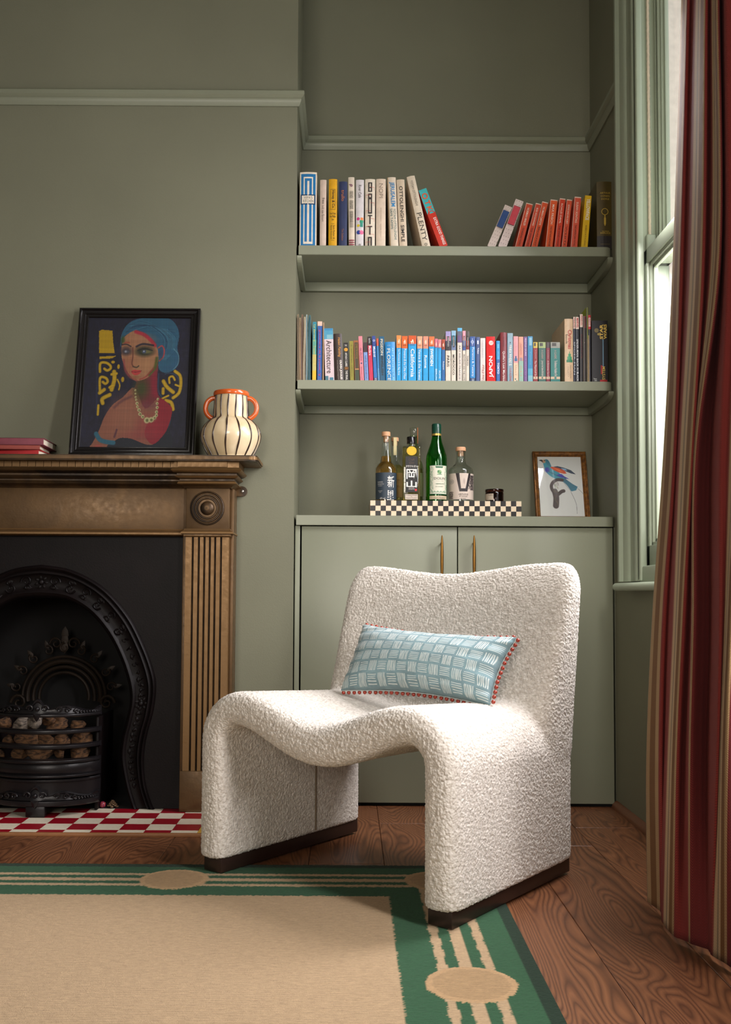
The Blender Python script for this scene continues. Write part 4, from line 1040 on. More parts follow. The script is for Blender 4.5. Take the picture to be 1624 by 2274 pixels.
# ------------------------------------------------------------ cushion
def cushion():
    L, H, TH = .405, .225, .135
    cv = Canvas(360, 190, (122, 150, 156)); cv.noise(14, .07); cv.noise(60, .05)
    NX, NY = 14, 6
    for i in range(NX):
        for j in range(NY):
            cx, cy = (i + .5) / NX, (j + .5) / NY; w, h = .40 / NX, .40 / NY
            for k in range(6):
                t_ = (k - 2.5) / 3.0; jj = lambda: (rng.rand() - .5) * .004
                if (i + j) % 2: cv.stroke([(cx + w * t_ + jj(), cy - h + jj()), (cx + w * t_ + jj(), cy + jj()), (cx + w * t_ + jj(), cy + h + jj())], .0046, (222, 226, 220), .9, .45)
                elif k < 5:
                    t_ = (k - 2) / 2.6; cv.stroke([(cx - w + jj(), cy + h * t_ + jj()), (cx + jj(), cy + h * t_ + jj() * 1.6), (cx + w + jj(), cy + h * t_ + jj())], .0046, (222, 226, 220), .9, .45)
    # placement: bottom edge on the seat, leaning on the back
    BL, BR, TL, TR = [Vector(v) for v in CUSH]
    root = thing('lumbar_cushion', 'pale blue lumbar cushion with white dash pattern and red wooden bead trim', 'cushion', tuple((BL + BR) / 2))
    nrm = ((BR - BL).cross(TL - BL)).normalized()
    if nrm.y > 0: nrm = -nrm
    def base(u, v):                                # u 0..1 left to right, v 0..1 down
        a = np.array(TL)[None, None] * ((1 - u) * (1 - v))[..., None] + np.array(TR) * (u * (1 - v))[..., None] + np.array(BL) * ((1 - u) * v)[..., None] + np.array(BR) * (u * v)[..., None]
        # corners pull out, edges bow in
        e = np.sin(pi * u) * .016 * (2 * v - 1) ; ex = np.sin(pi * v) * .014 * (2 * u - 1)
        a = a - e[..., None] * np.array((BL - TL).normalized()) - ex[..., None] * np.array((TR - TL).normalized())
        return a
    def puff(u, v): return (np.clip(4 * u * (1 - u), 0, 1) ** .42) * (np.clip(4 * v * (1 - v), 0, 1) ** .48)
    wr = lambda u, v: .0022 * np.sin(26 * u + 9 * np.sin(7 * v)) * (1 - np.clip(4 * v * (1 - v), 0, 1)) + .0018 * np.sin(31 * v + 5 * u) * (1 - np.clip(4 * u * (1 - u), 0, 1))
    m = attr_mat('cushion_linen', .85, (500, .35, .001), sheen=.2)
    cv.panel('front_cover', lambda u, v: base(u, v) + np.array(nrm) * (TH * .55 * puff(u, v) + wr(u, v))[..., None], m, root, True)
    u, v = np.meshgrid(np.linspace(0, 1, 40), np.linspace(0, 1, 24)); P = base(u, v) - np.array(nrm) * (TH * .28 * puff(u, v))[..., None]
    Vv_, F_ = grid_vf(P); mesh('back_cover', Vv_, F_, flat((128, 158, 166), .85), root, True, smooth=True)
    # bead trim
    cen = (BL + BR + TL + TR) / 4
    V, F = sphere_vf((0, 0, 0), .0052, u=12, v=8); bm_ = bpy.data.meshes.new('bead'); bm_.from_pydata(V, [], F); bm_.shade_smooth(); bm_.materials.append(flat((156, 52, 34), .25, 0, .5))
    pts = []
    for k in range(27): pts.append(((k + .3) / 27, 0.0))
    for k in range(14): pts.append((1.0, (k + .6) / 14.3))
    for k in range(27): pts.append((1 - (k + .5) / 27, 1.0))
    for k in range(12): pts.append((0.0, 1 - (k + .5) / 12))
    cord = []
    for a, b in pts:
        q = Vector(base(np.array([[a]]), np.array([[b]]))[0, 0]); out = (q - cen); out -= out.dot(nrm) * nrm; 
        ed = Vector((TL - BL)).normalized() if b == 0 else -Vector((TL - BL)).normalized() if b == 1 else Vector((TR - TL)).normalized() if a == 1 else -Vector((TR - TL)).normalized()
        o = bpy.data.objects.new('bead', bm_); link(o, root, True); o.location = q + ed * (.0085 if a == 1 else .005) + nrm * (.001 * random.uniform(-1, 2) - (0 if a == 1 else .012 if a == 0 else .006)); cord.append(q + ed * .002)
    tube('trim_cord', cord + [cord[0]], .0012, flat((190, 200, 196), .9), root, True, 5)
def cl(px, py, b):
    """chair-plane point: picture ray met with the chair's plane y_local = b"""
    d = ray(px, py); n_ = Vector((Vv.x, Vv.y, 0)); p0 = Vector((Fr.x, Fr.y, 0)) + n_ * b; t_ = (p0 - Vector((0, 0, EYE))).dot(n_) / d.dot(n_)
    return Vector((0, 0, EYE)) + d * t_
CUSH = [cl(757, 1533, .33), cl(1088, 1566, .33), cl(808, 1388, .43), cl(1148, 1416, .43)]
cushion()
# ------------------------------------------------------------ books
M_PAGE = flat((214, 202, 180), .85)
_bk = [0]
def book(label, xt, xb, yt, Y, zs, ysh, depth, col, items=(), hard=True, group=None, rough=.42, page=None, side=None):
    """xt: (left, right) px at the top, xb: at the shelf line"""
    g = .0004
    tl = at(xt[0], yt, Y); tr = at(xt[1], yt, Y); bl = at(xb[0], ysh, Y); br = at(xb[1], ysh, Y)
    a = atan2((tl.x + tr.x) / 2 - (bl.x + br.x) / 2, tl.z - bl.z)
    if abs(a) < .012: a = 0
    w = (br.x - bl.x) * cos(a) - 2 * g; h = (tl.z - zs) / cos(a) - (w * abs(sin(a)) if a < 0 else 0)
    if a > 0: h -= w * sin(a)
    xl = bl.x + g - tan_(a) * (bl.z - zs)
    if a > 0: piv = Vector((xl + w / cos(a), Y, zs)); sh_ = -w
    else: piv = Vector((xl, Y, zs)); sh_ = 0
    t_ = thing('book', label, 'book', (piv.x, Y, zs + .0003), (0, a, 0), group)
    th = .0025 if hard else .0007; ins = .003 if hard else 0.0; _bk[0] += 1
    cm = flat(col, rough)
    n = 6; bow = min(.0035, w * .12) if hard else .0004
    sp = [(w * i / n, -bow * sin(pi * i / n)) for i in range(n + 1)]
    pl = sp + [(w, depth), (w - th, depth), (w - th, th * 1.2), (th, th * 1.2), (th, depth), (0, depth)]
    V = [(x + sh_, y, z) for z in (0, h) for x, y in pl]; m = len(pl)
    F = [(i, (i + 1) % m, m + (i + 1) % m, m + i) for i in range(m)] + [tuple(range(m))[::-1], tuple(range(m, 2 * m))]
    auto(mesh('cover', V, F, cm, t_), 30)
    pv, pf = cube_vf(sh_ + th, sh_ + w - th, th * 1.25, depth - ins, ins, h - ins); mesh('pages', pv, pf, page or M_PAGE, t_)
    wr = lambda p: (p[0], p[1] - bow * sin(pi * min(1, max(0, (p[0] - sh_) / w))), p[2])
    R = {}
    lay = 0
    for it in items:
        if it[0] == 'R':
            _, v0, v1, u0, u1, c = it; lay += 1; e = -.00025 - .00012 * lay
            k = 5; xs_ = [sh_ + w * (u0 + (u1 - u0) * i / k) for i in range(k + 1)]
            V = [wr((x, e, h * (1 - v))) for x in xs_ for v in (v0, v1)]; F = [(2 * i, 2 * i + 1, 2 * i + 3, 2 * i + 2) for i in range(k)]
            R.setdefault(c, []).append((V, F))
        elif it[0] == 'C':
            _, v, u, r_, c = it; lay += 1; e = -.00025 - .00012 * lay
            cx, cz = sh_ + w * u, h * (1 - v); V = [wr((cx + r_ * w * cos(b), e, cz + r_ * w * sin(b))) for b in np.linspace(0, 2 * pi, 17)[:-1]]
            R.setdefault(c, []).append((V, [tuple(range(16))]))
    for c, l in R.items():
        V, F = join_vf(l); o = mesh('band', V, F, flat(c, rough), t_)
    for it in items:
        if it[0] != 'T': continue
        _, s, orr, v0, v1, u0, u1, c = it[:8]; bold = it[8] if len(it) > 8 else .0
        c0 = (sh_ + w * (u0 + u1) / 2, -.0011, h * (1 - (v0 + v1) / 2)); Lz = h * (v1 - v0); Lx = w * (u1 - u0)
        shr = it[9] if len(it) > 9 else 0
        if orr == 'd': text_on('title', s, c0, (0, 0, -1), (1, 0, 0), Lz, Lx, c, t_, wrap=wr, bold=bold, shear=shr)
        elif orr == 'u': text_on('title', s, c0, (0, 0, 1), (-1, 0, 0), Lz, Lx, c, t_, wrap=wr, bold=bold, shear=shr)
        else: text_on('title', s, c0, (1, 0, 0), (0, 0, 1), Lx, Lz, c, t_, wrap=wr, bold=bold, shear=shr)
    return t_
def tan_(a): return sin(a) / cos(a)
# ---- upper shelf. px from the left
G1 = 'cookbooks on the upper shelf'; Y1b = 3.346
CREAM = (226, 208, 184); DK = (44, 40, 38); BLU = (24, 112, 168)
def b1(label, xt, xb, yt, col, items=(), hard=True, depth=.20, group=G1, Y=Y1b, **k): return book(label, xt, xb, yt, Y, ZS1, 545, depth, col, items, hard, group, **k)
b1('thick cream cookbook with blue painted maze lines on its spine, against the chimney corner', (666, 705), (665, 703), 383, (228, 214, 192),
   [('R', .025, .985, .07, .93, BLU), ('R', .065, .96, .22, .78, (228, 218, 200)), ('R', .085, .93, .29, .71, (24, 112, 169)), ('R', .12, .93, .44, .56, (228, 216, 200)), ('R', .30, .435, .05, .92, (16, 60, 96)), ('R', .315, .42, .12, .85, (229, 218, 200)),
    ('T', "VEFA'S", 'h', .325, .36, .25, .75, DK), ('T', 'KITCHEN', 'h', .37, .405, .2, .8, DK)], depth=.235)
b1('slim pale pink cookbook with small grey print', (710, 725.5), (710, 724.5), 400, (206, 184, 168), [('T', 'fress', 'd', .27, .36, .35, .75, DK), ('T', 'bold new flavours', 'd', .38, .62, .3, .7, (120, 104, 96))])
b1('mustard yellow cookbook with black boxed lettering', (729, 749), (729.5, 748.5), 398.5, (214, 158, 8),
   [('R', .15, .155, .22, .78, DK), ('R', .445, .45, .22, .78, DK), ('R', .15, .45, .20, .225, DK), ('R', .15, .45, .775, .80, DK), ('T', 'Honey & Co.', 'd', .165, .435, .32, .72, (20, 18, 16), .012),
    ('T', 'Food From\nthe Middle\nEast', 'h', .49, .61, .15, .85, (20, 18, 16)), ('T', 'Sarit Packer &', 'd', .68, .88, .55, .75, (30, 26, 20)), ('T', 'Itamar Srulovich', 'd', .68, .88, .25, .45, (30, 26, 20)), ('R', .655, .658, .3, .7, DK), ('R', .90, .903, .3, .7, DK)])
b1('navy blue clothbound cookbook with small orange lettering', (751.5, 772), (752, 771), 404, (42, 52, 88), [('T', 'trullo', 'd', .13, .30, .3, .68, (196, 116, 62)), ('T', 'Tim Siadatan', 'd', .72, .90, .35, .6, (150, 98, 70))])
b1('cream cookbook with grey striped lettering and a small bird on the spine', (773, 788), (774.5, 788.5), 394, (216, 202, 182),
   [('C', .12, .5, .22, (130, 84, 100)), ('R', .10, .11, .1, .5, (130, 84, 100))] + [('R', .20 + .012 * i, .206 + .012 * i, .2, .8, (150, 142, 128)) for i in range(44) if i not in (9, 10, 22, 23)] +
   [('T', 'FRENCH', 'd', .21, .30, .25, .75, (120, 112, 100)), ('T', 'MARKET', 'd', .35, .46, .25, .75, (120, 112, 100)), ('T', 'COOKING', 'd', .50, .64, .25, .75, (120, 112, 100))] + [('R', .90 + .03 * i, .915 + .03 * i, .05, .95, (140, 52, 70)) for i in range(3)])
b1('white cookbook with pink, green and yellow dots on the spine', (789, 808.5), (790, 808), 400, (212, 206, 206),
   [('T', 'River Cafe', 'd', .08, .27, .32, .68, (60, 56, 58)), ('C', .58, .30, .20, (200, 40, 120)), ('R', .56, .60, .6, .95, (226, 130, 70)), ('R', .60, .64, .5, .95, (40, 150, 110)), ('C', .68, .32, .18, (214, 190, 40)),
    ('R', .63, .70, .55, .9, (50, 140, 120)), ('C', .78, .36, .27, (30, 60, 140)), ('C', .78, .74, .27, (226, 110, 150)), ('T', '@', 'h', .95, .99, .35, .65, DK)])
b1('cream cookbook with large outlined black grid letters', (810, 833.5), (810.5, 833), 398.5, (224, 212, 192),
   [('R', a, b, c, d, (52, 46, 46)) for a, b, c, d in ((.05, .066, .3, .7), (.05, .19, .3, .43), (.05, .19, .57, .7), (.12, .135, .3, .7), (.175, .19, .3, .7), (.215, .232, .3, .7), (.215, .50, .3, .42), (.215, .50, .58, .7), (.27, .30, .3, .7), (.49, .51, .3, .7), (.53, .546, .28, .72), (.54, .665, .44, .56), (.69, .706, .28, .72), (.70, .82, .44, .56), (.85, .868, .3, .7), (.85, 1, .3, .43), (.85, 1, .57, .7))] + [('R', .12 + .115 * i, .1235 + .115 * i, .08 if i % 2 else .5, .55 if i % 2 else .92, (196, 70, 60)) for i in range(8)] +
   [('R', .12 + .115 * i, .17 + .115 * i, .08 if i % 2 else .9, .1 if i % 2 else .92, (196, 70, 60)) for i in range(8)])
b1('plain cream cookbook with thin embossed capitals', (834.5, 855.5), (835, 856.5), 398, (220, 200, 178), [('T', 'NOPI', 'd', .07, .28, .32, .72, (150, 134, 118)), ('T', 'YOTAM OTTOLENGHI', 'd', .42, .62, .45, .56, (170, 150, 130)), ('T', 'RAMAEL SCULLY', 'd', .66, .86, .45, .56, (170, 150, 130))])
b1('cream cookbook with bold blue capitals and patterned edge', (859, 880), (866, 885.5), 394, (222, 206, 184),
   [('R', 0, 1, 0, .10, (160, 134, 96)), ('T', 'JERUSALEM', 'd', .07, .42, .2, .82, (30, 130, 190), .02), ('T', 'YOTAM OTTOLENGHI', 'd', .45, .89, .56, .84, (60, 110, 110)), ('T', 'SAMI TAMIMI', 'd', .45, .74, .20, .46, (60, 110, 110))])
b1('cream cookbook with black capitals down the whole spine', (881, 898), (887, 905), 399, (216, 196, 170), [('T', 'OTTOLENGHI  SIMPLE', 'd', .10, .92, .3, .72, (38, 34, 34), .012)])
b1('tall leaning cream cookbook with thin dark capitals', (903, 920.5), (937, 956), 390, (222, 206, 182), [('T', 'PLENTY', 'd', .52, .91, .22, .78, (44, 40, 38)), ('T', 'YOTAM OTTOLENGHI', 'd', .06, .42, .32, .62, (120, 110, 98)), ('C', .965, .5, .2, (150, 140, 120))], page=flat((196, 176, 140), .85))
b1('leaning red cookbook with a turquoise top, propped against the cream cookbooks', (930, 944.5), (975, 995), 418, (200, 44, 20),
   [('R', 0, .42, 0, 1, (60, 176, 178)), ('C', .44, .5, .5, (200, 44, 20)), ('T', 'O', 'd', .07, .17, .15, .85, (226, 84, 34), .02), ('T', 'T', 'd', .20, .27, .2, .85, (226, 84, 34), .03), ('T', 'K', 'd', .30, .39, .2, .85, (226, 84, 34), .02), ('T', 'EXTRA GOOD THINGS', 'd', .50, .97, .5, .85, (240, 226, 220), .02)], hard=False, depth=.19)
G2 = 'paperbacks at the window end of the upper shelf'
def b2(label, xt, xb, yt, col, items=(), **k): return b1(label, xt, xb, yt, col, items, hard=k.pop('hard', False), depth=k.pop('depth', .15), group=G2, Y=3.35, **k)
def dots(n=13, c=(150, 120, 120)): return [('C', .03 + .075 * i, .2 + .3 * j + (.15 if i % 2 else 0), .045, c) for i in range(n) for j in range(3)]
PAG = flat((206, 168, 150), .8)
b2('leaning white dotted paperback with a blue label', (1125.5, 1137), (1083, 1102), 455, (220, 202, 192), dots() + [('R', .13, .53, .08, .92, (60, 70, 110)), ('R', .14, .52, .12, .88, (38, 72, 130))], depth=.14)
b2('leaning white dotted paperback with a red label', (1148, 1163.5), (1107, 1127), 442, (228, 208, 202), dots() + [('R', .14, .53, .08, .92, (140, 40, 60)), ('R', .15, .52, .12, .88, (206, 66, 80))], depth=.14)
OR = (208, 66, 24); WL = (232, 202, 184)
def orange(label, xt, xb, yt, col, a_, t_):
    b2(label, xt, xb, yt, col, [('R', 0, 1, 0, .06, WL), ('R', 0, .02, 0, 1, WL), ('T', a_, 'd', .10, .50, .34, .66, (240, 214, 196), .01), ('T', t_, 'd', .54, .95, .36, .64, (70, 26, 18))], page=flat((222, 188, 166), .8), depth=.13)
orange('most tilted orange spined paperback, beside the dotted books', (1171, 1183), (1145, 1161), 450.5, (210, 70, 30), 'NORMAN MAILER', 'THE NAKED AND THE DEAD')
orange('narrow tilted orange spined paperback, second in the orange row', (1192, 1201.5), (1166, 1179), 451, (206, 66, 28), 'BOB WOODWARD', 'THE AMERICAN')
orange('bright orange spined paperback, third in the orange row', (1206, 1217), (1181, 1195), 447.5, (216, 76, 18), 'TRUMAN CAPOTE', 'BREAKFAST')
orange('wide orange spined paperback, fourth in the orange row', (1224, 1238), (1212, 1228), 443, (222, 84, 22), 'MAX FRISCH', 'THE METAMORPHOSIS')
orange('tall orange spined paperback, fifth in the orange row', (1243.5, 1256.5), (1232, 1245), 440.5, (206, 56, 20), 'ROALD DAHL', 'THE WIND MAKER')
orange('thin orange spined paperback, sixth in the orange row', (1260.5, 1270), (1248, 1260), 443, (212, 78, 44), 'GEORGE SAND AND ALBERT', 'WHITE')
orange('coral orange spined paperback, tallest and last of the orange row', (1277, 1291), (1268, 1283), 437, (214, 84, 58), 'SUSAN SONTAG', 'THE AMERICAN NOVEL')
b2('yellow paperback with white capitals, beside the dark brown hardback', (1299.5, 1315), (1291, 1306), 434, (216, 172, 14), [('T', 'YELLOWFACE', 'd', .06, .46, .3, .85, (236, 228, 206), .03), ('T', 'REBECCA F KUANG', 'd', .56, .94, .4, .62, (90, 66, 20))], depth=.14)
b1('thick dark olive hardback with gold lettering and a gold magnifying glass', (1325, 1361.5), (1326, 1361.5), 404, (74, 60, 16),
   [('R', .81, 1, 0, 1, (44, 38, 36)), ('T', 'ARTHUR', 'h', .16, .185, .2, .85, (196, 162, 60)), ('T', 'CONAN', 'h', .205, .23, .25, .8, (196, 162, 60)), ('T', 'DOYLE', 'h', .25, .275, .28, .78, (196, 162, 60)),
    ('C', .45, .5, .22, (196, 162, 60)), ('C', .45, .5, .185, (74, 60, 16)), ('R', .50, .66, .47, .53, (196, 162, 60)), ('R', .54, .64, .44, .56, (196, 162, 60)), ('T', 'THE COMPLETE', 'h', .735, .75, .3, .75, (196, 162, 60)), ('T', 'SHERLOCK', 'h', .755, .78, .2, .85, (196, 162, 60)), ('R', .93, .935, .2, .8, (120, 104, 60))], group=G2, depth=.18)

# ---- lower shelf
Y2b = 3.347
G3 = 'travel guides and paperbacks on the lower shelf'
def b3(label, xt, xb, yt, col, items=(), hard=False, depth=.13, group=G3, Y=Y2b, **k): return book(label, xt, xb, yt, Y, ZS2, 844, depth, col, items, hard, group, **k)
# soft magazines: wavy thin sheets standing at the chimney end
def magazine(label, x0, x1, yt, col, edge, w0):
    p0, p1 = at(x0, yt, 3.345), at(x1, 844, 3.345); zt_ = p0.z; w = (at(x1, 760, 3.345).x - at(x0, 760, 3.345).x) - .0018; n = 16
    t_ = thing('magazine', label, 'magazine', (p0.x + w / 2, 3.345, ZS2 + .0003), group='soft magazines at the chimney end of the lower shelf')
    h = zt_ - ZS2; V = []; F = []
    pf = [(-w / 2, .0), (-w * .25, -.0012), (w * .25, -.0012), (w / 2, 0), (w / 2, .20), (-w / 2, .20)]
    for i in range(n + 1):
        z = h * i / n; sx = .0007 * sin(w0 + 5 * i / n) ; k = 1 if i < n else .55
        for x, y in pf: V.append((x * k + sx, y, z))
    for i in range(n):
        for j in range(6): F.append((i * 6 + j, i * 6 + (j + 1) % 6, (i + 1) * 6 + (j + 1) % 6, (i + 1) * 6 + j))
    F += [tuple(range(6))[::-1], tuple(range(n * 6, n * 6 + 6))]
    auto(mesh('cover', V, F, flat(col, .4), t_), 40)
    vf = [tube_vf([(s_ * w / 2 * (1 if i < n else .6) + .0007 * sin(w0 + 5 * i / n), -.0012, h * i / n) for i in range(n + 1)], .0006, 5) for s_ in (-1, 1)]
    V, F = join_vf(vf); mesh('page_edge', V, F, flat(edge, .8), t_)
magazine('dark magazine with frayed cream edges, nearest the chimney corner', 661, 665.5, 698, (54, 42, 34), (200, 176, 140), 0)
magazine('short brown magazine with curled cream edges', 666, 669.5, 706, (88, 62, 46), (206, 178, 140), 1.2)
magazine('dark navy magazine with curled brown edges', 670, 674, 699, (38, 42, 56), (180, 140, 110), 2.5)
magazine('cream and grey magazine with a worn spine', 675.2, 679.8, 704, (150, 140, 120), (220, 200, 168), 3.3)
magazine('pale blue magazine with a dark top', 680.5, 684.5, 699, (70, 110, 128), (190, 200, 190), .6)
magazine('deep teal magazine beside the yellow and blue book', 685.5, 691.5, 700, (28, 74, 84), (120, 160, 160), 2.0)
b3('book with a spine fading from turquoise to yellow', (693, 702), (693.5, 702.5), 715, (40, 130, 150), [('R', .30, .55, 0, 1, (90, 160, 140)), ('R', .55, .82, 0, 1, (190, 180, 110)), ('R', .82, 1, 0, 1, (222, 180, 40)), ('T', 'La derniere', 'd', .05, .33, .25, .75, (220, 214, 90)), ('T', 'Trauttmansdorff', 'd', .4, .72, .25, .75, (226, 206, 110))], depth=.2)
b3('blue book with a cream top and pink lettering', (704, 715), (704.5, 715), 714, (46, 88, 158), [('R', 0, .075, 0, 1, (230, 190, 170)), ('T', 'grammaire de la poesie', 'd', .14, .82, .25, .75, (206, 70, 120)), ('T', 'V', 'd', .87, .92, .25, .75, (206, 50, 90))], depth=.2)
b3('thin tan booklet with a ragged edge', (716, 718.5), (716, 719.5), 716, (156, 128, 98), depth=.19)
b3('thin dark red book lower than its neighbours', (719.2, 721.3), (720, 722), 777, (96, 34, 36), [('R', .5, 1, 0, 1, (70, 50, 44))], Y=3.36)
b3('pale paperback with a blue top and large dark lettering of architecture', (719.8, 739.5), (722.5, 743), 729, (212, 192, 196),
   [('R', 0, .205, 0, 1, (70, 150, 182)), ('R', 0, .04, .1, .9, (50, 130, 178)), ('R', .12, .20, .3, .95, (120, 176, 190)), ('T', 'Architecture', 'd', .23, .85, .22, .8, (60, 46, 50)), ('R', .90, 1, 0, .35, (60, 110, 124)), ('R', .93, 1, .5, .9, (60, 120, 140))], depth=.16)
b3('thick black brown paperback with gold script and white title', (739.5, 760), (744.5, 764), 741, (54, 40, 36), [('T', 'Helen Fielding', 'd', .08, .50, .42, .8, (212, 150, 70), .0, .3), ('T', 'OLIVIA JOULES', 'd', .56, .97, .55, .85, (226, 216, 204), .03), ('T', 'and the Overactive Imagination', 'd', .56, .97, .30, .42, (180, 170, 156))], hard=True, depth=.15)
b3('black paperback with a gold planet and white capitals', (762, 774), (765, 776), 761, (20, 18, 17), [('T', 'TIME', 'h', .05, .10, .25, .75, (226, 220, 210)), ('C', .18, .5, .4, (206, 146, 40)), ('T', 'ARTHUR C CLARKE', 'd', .26, .62, .28, .72, (226, 220, 210), .01), ('T', '3001', 'h', .63, .70, .1, .9, (190, 120, 30)), ('T', 'THE FINAL', 'd', .72, .97, .28, .72, (226, 220, 210), .01)])
b3('olive green paperback with faint lettering', (775.5, 785.5), (778, 786.5), 757.5, (140, 130, 44), [('R', 0, 1, 0, .1, (176, 168, 70)), ('T', 'L etrange affaire', 'd', .1, .88, .35, .7, (96, 84, 40))])
b3('brown paperback with a dark label panel', (786, 795), (788, 799), 756, (146, 88, 44), [('R', .05, .68, .2, .9, (64, 56, 34)), ('R', .72, 1, .1, .95, (52, 66, 48)), ('T', 'LIVRE DE POCHE', 'd', .08, .45, .35, .75, (150, 120, 50)), ('R', .70, .71, .1, .95, (196, 170, 110))])
b3('pink paperback with small dark script, taller than its neighbours', (796, 805), (800, 809), 746.5, (216, 128, 140), [('T', 'the afterlives', 'd', .26, .55, .35, .75, (110, 60, 90), 0, .3), ('C', .60, .5, .22, (60, 70, 110)), ('T', 'BREAKFAST', 'd', .68, .97, .3, .7, (190, 96, 110))])
b3('pale lilac paperback with a dark maroon top', (806.5, 815.5), (810, 819), 760.5, (120, 150, 202), [('R', 0, .25, 0, 1, (58, 38, 44)), ('T', 'NINE MAGNETIC', 'd', .34, .95, .3, .72, (84, 84, 130))])
b3('crimson guide with a black top, lettered Madere', (816, 825), (820, 829.5), 747.5, (192, 40, 76), [('R', 0, .195, 0, 1, (24, 22, 24)), ('T', 'berlitz', 'd', .04, .15, .3, .75, (200, 196, 196)), ('T', 'Madère', 'd', .21, .42, .22, .78, (238, 222, 222), .01)])
b3('royal blue guide lettered Madrid', (825.5, 834.5), (830.5, 838.5), 746, (30, 104, 172), [('R', 0, .22, 0, 1, (44, 66, 140)), ('C', .10, .5, .3, (210, 216, 230)), ('C', .10, .5, .2, (44, 66, 140)), ('T', 'Madrid', 'd', .235, .46, .2, .8, (236, 236, 238), .01), ('R', .92, 1, 0, 1, (30, 44, 90)), ('T', 'ES', 'd', .93, .98, .2, .8, (220, 220, 226))])
b3('narrow blue guide with a rust red top, lettered Florence', (835.5, 841), (838.8, 844), 752, (40, 116, 170), [('R', 0, .17, 0, 1, (190, 74, 48)), ('T', 'FLORENCE', 'd', .70, .99, .2, .8, (140, 196, 214))])
b3('dark teal paperback with cream capitals of pigeons', (841.8, 853.5), (844.3, 856), 747, (22, 84, 116), [('T', 'PIGEON', 'd', .06, .42, .25, .72, (214, 204, 180), .02), ('T', 'ENGLISH', 'd', .44, .86, .3, .75, (44, 52, 56), .02)])
b3('thick bright blue art guide lettered Florence', (854.5, 878), (857, 879.5), 759.5, (28, 132, 196), [('T', 'ART AND', 'h', .08, .10, .2, .55, (200, 220, 226)), ('T', 'FLORENCE', 'd', .17, .99, .16, .50, (226, 232, 220), .005), ('T', 'ART & ARCHITECTURE', 'd', .15, .99, .64, .84, (140, 206, 214))], hard=True)
RGB = (16, 148, 206)
def rg(label, x0, x1, yt, s, top=(216, 116, 44), body=RGB, v=(.28, .95), u=(.25, .75), bold=0, extra=(), cut=.27):
    b3(label, (x0, x1), (x0 + .6, x1 + .4), yt, body, [('R', 0, cut, 0, 1, top), ('R', .085, .13, .46, .62, (238, 214, 190)), ('R', .12, .135, .28, .6, (238, 214, 190)), ('R', .12, .175, .36, .46, (238, 214, 190)), ('R', .12, .17, .56, .66, (238, 214, 190)),
        ('T', 'ROUGH', 'h', .19, .215, .2, .8, (110, 56, 34)), ('T', s, 'd', v[0], v[1], u[0], u[1], (222, 232, 232), bold)] + list(extra), depth=.13)
rg('narrow bright blue guide with a pale orange top, lettered San Francisco', 879.8, 890.8, 745, 'San Francisco & the Bay Area', (222, 134, 62), v=(.30, .86))
rg('bright blue guide with a deep orange top, lettered Provence', 891.5, 905, 746.5, "Provence & the Côte d'Azur", (206, 92, 24), u=(.35, .8))
rg('widest bright blue guide with a rust orange top, lettered California', 906, 924.5, 745.5, 'California', (196, 78, 22), v=(.29, .90), u=(.3, .78), bold=.012, cut=.18)
rg('bright blue guide with a pale peach top, lettered Venice', 925.8, 938, 747, 'Venice & the Veneto', (222, 152, 116), v=(.29, .96))
rg('bright blue guide with a faded salmon top, lettered Rome', 939, 951, 747, 'Rome', (212, 134, 108), v=(.42, .70), bold=.01)
rg('bright blue guide with an orange top, lettered Sweden in bold capitals', 952, 964.8, 747.5, 'SWEDEN', (208, 104, 50), v=(.27, .65), bold=.03, cut=.22)
rg('slim bright blue guide with a pink top, lettered Berlin', 965.2, 972, 752.5, 'BERLIN', (208, 104, 120), v=(.70, .95), cut=.2)
rg('slim bright blue guide with a rosy top, lettered Rome in small capitals', 972.4, 980, 754, 'ROME', (222, 120, 124), v=(.74, .92), cut=.19)
rg('slim dark blue guide with a brick red top', 980.5, 988.3, 754, 'Budapest', (156, 58, 30), (18, 92, 150), v=(.52, .72), cut=.24)
def dk_(label, x0, x1, yt, s, tops, body=(206, 196, 180), cut=.38, v=(.48, .70)):
    it = []
    for i, c in enumerate(tops): it.append(('R', cut * i / len(tops), cut * (i + 1) / len(tops), 0, 1, c))
    it += [('R', .1, cut * .85, .28, .72, (30, 28, 30)), ('T', 'EYEWITNESS', 'd', .12, cut * .8, .38, .62, (220, 216, 214)), ('T', s, 'd', v[0], v[1], .25, .72, (34, 34, 34), .005)]
    b3(label, (x0, x1), (x0 + .8, x1 + .6), yt, body, it, depth=.125)
dk_('cream guide with a photographic purple top, lettered Paris', 989, 1001, 736, 'PARIS', [(150, 140, 186), (182, 130, 150), (60, 52, 74), (44, 40, 44)])
dk_('cream guide with a photographic teal top, lettered Morocco', 1001.8, 1012.4, 734.5, 'MOROCCO', [(130, 170, 196), (46, 116, 140), (40, 86, 106), (100, 116, 150)], v=(.47, .86))
b3('tall cream guide with a sky blue and violet top', (1014.7, 1026), (1016, 1026.6), 728.5, (206, 196, 184), [('R', 0, .06, 0, 1, (84, 166, 206)), ('R', .06, .14, 0, 1, (84, 90, 110)), ('R', .14, .27, 0, 1, (96, 74, 120)), ('T', 'ART RELAIS FRANCE', 'd', .32, .95, .35, .65, (84, 80, 84))], depth=.125)
dk_('slim cream guide with a pink photographic top, lettered Provence', 1026.8, 1034, 735, 'PROVENCE AND THE COTE', [(220, 144, 160), (206, 130, 140), (90, 110, 170), (40, 70, 140)], v=(.46, .97))
dk_('cream guide with a dark red photographic top, lettered Tokyo', 1034.5, 1042, 736, 'TOKYO', [(70, 64, 60), (52, 46, 46), (150, 60, 50), (120, 30, 30)], v=(.48, .68), cut=.36)
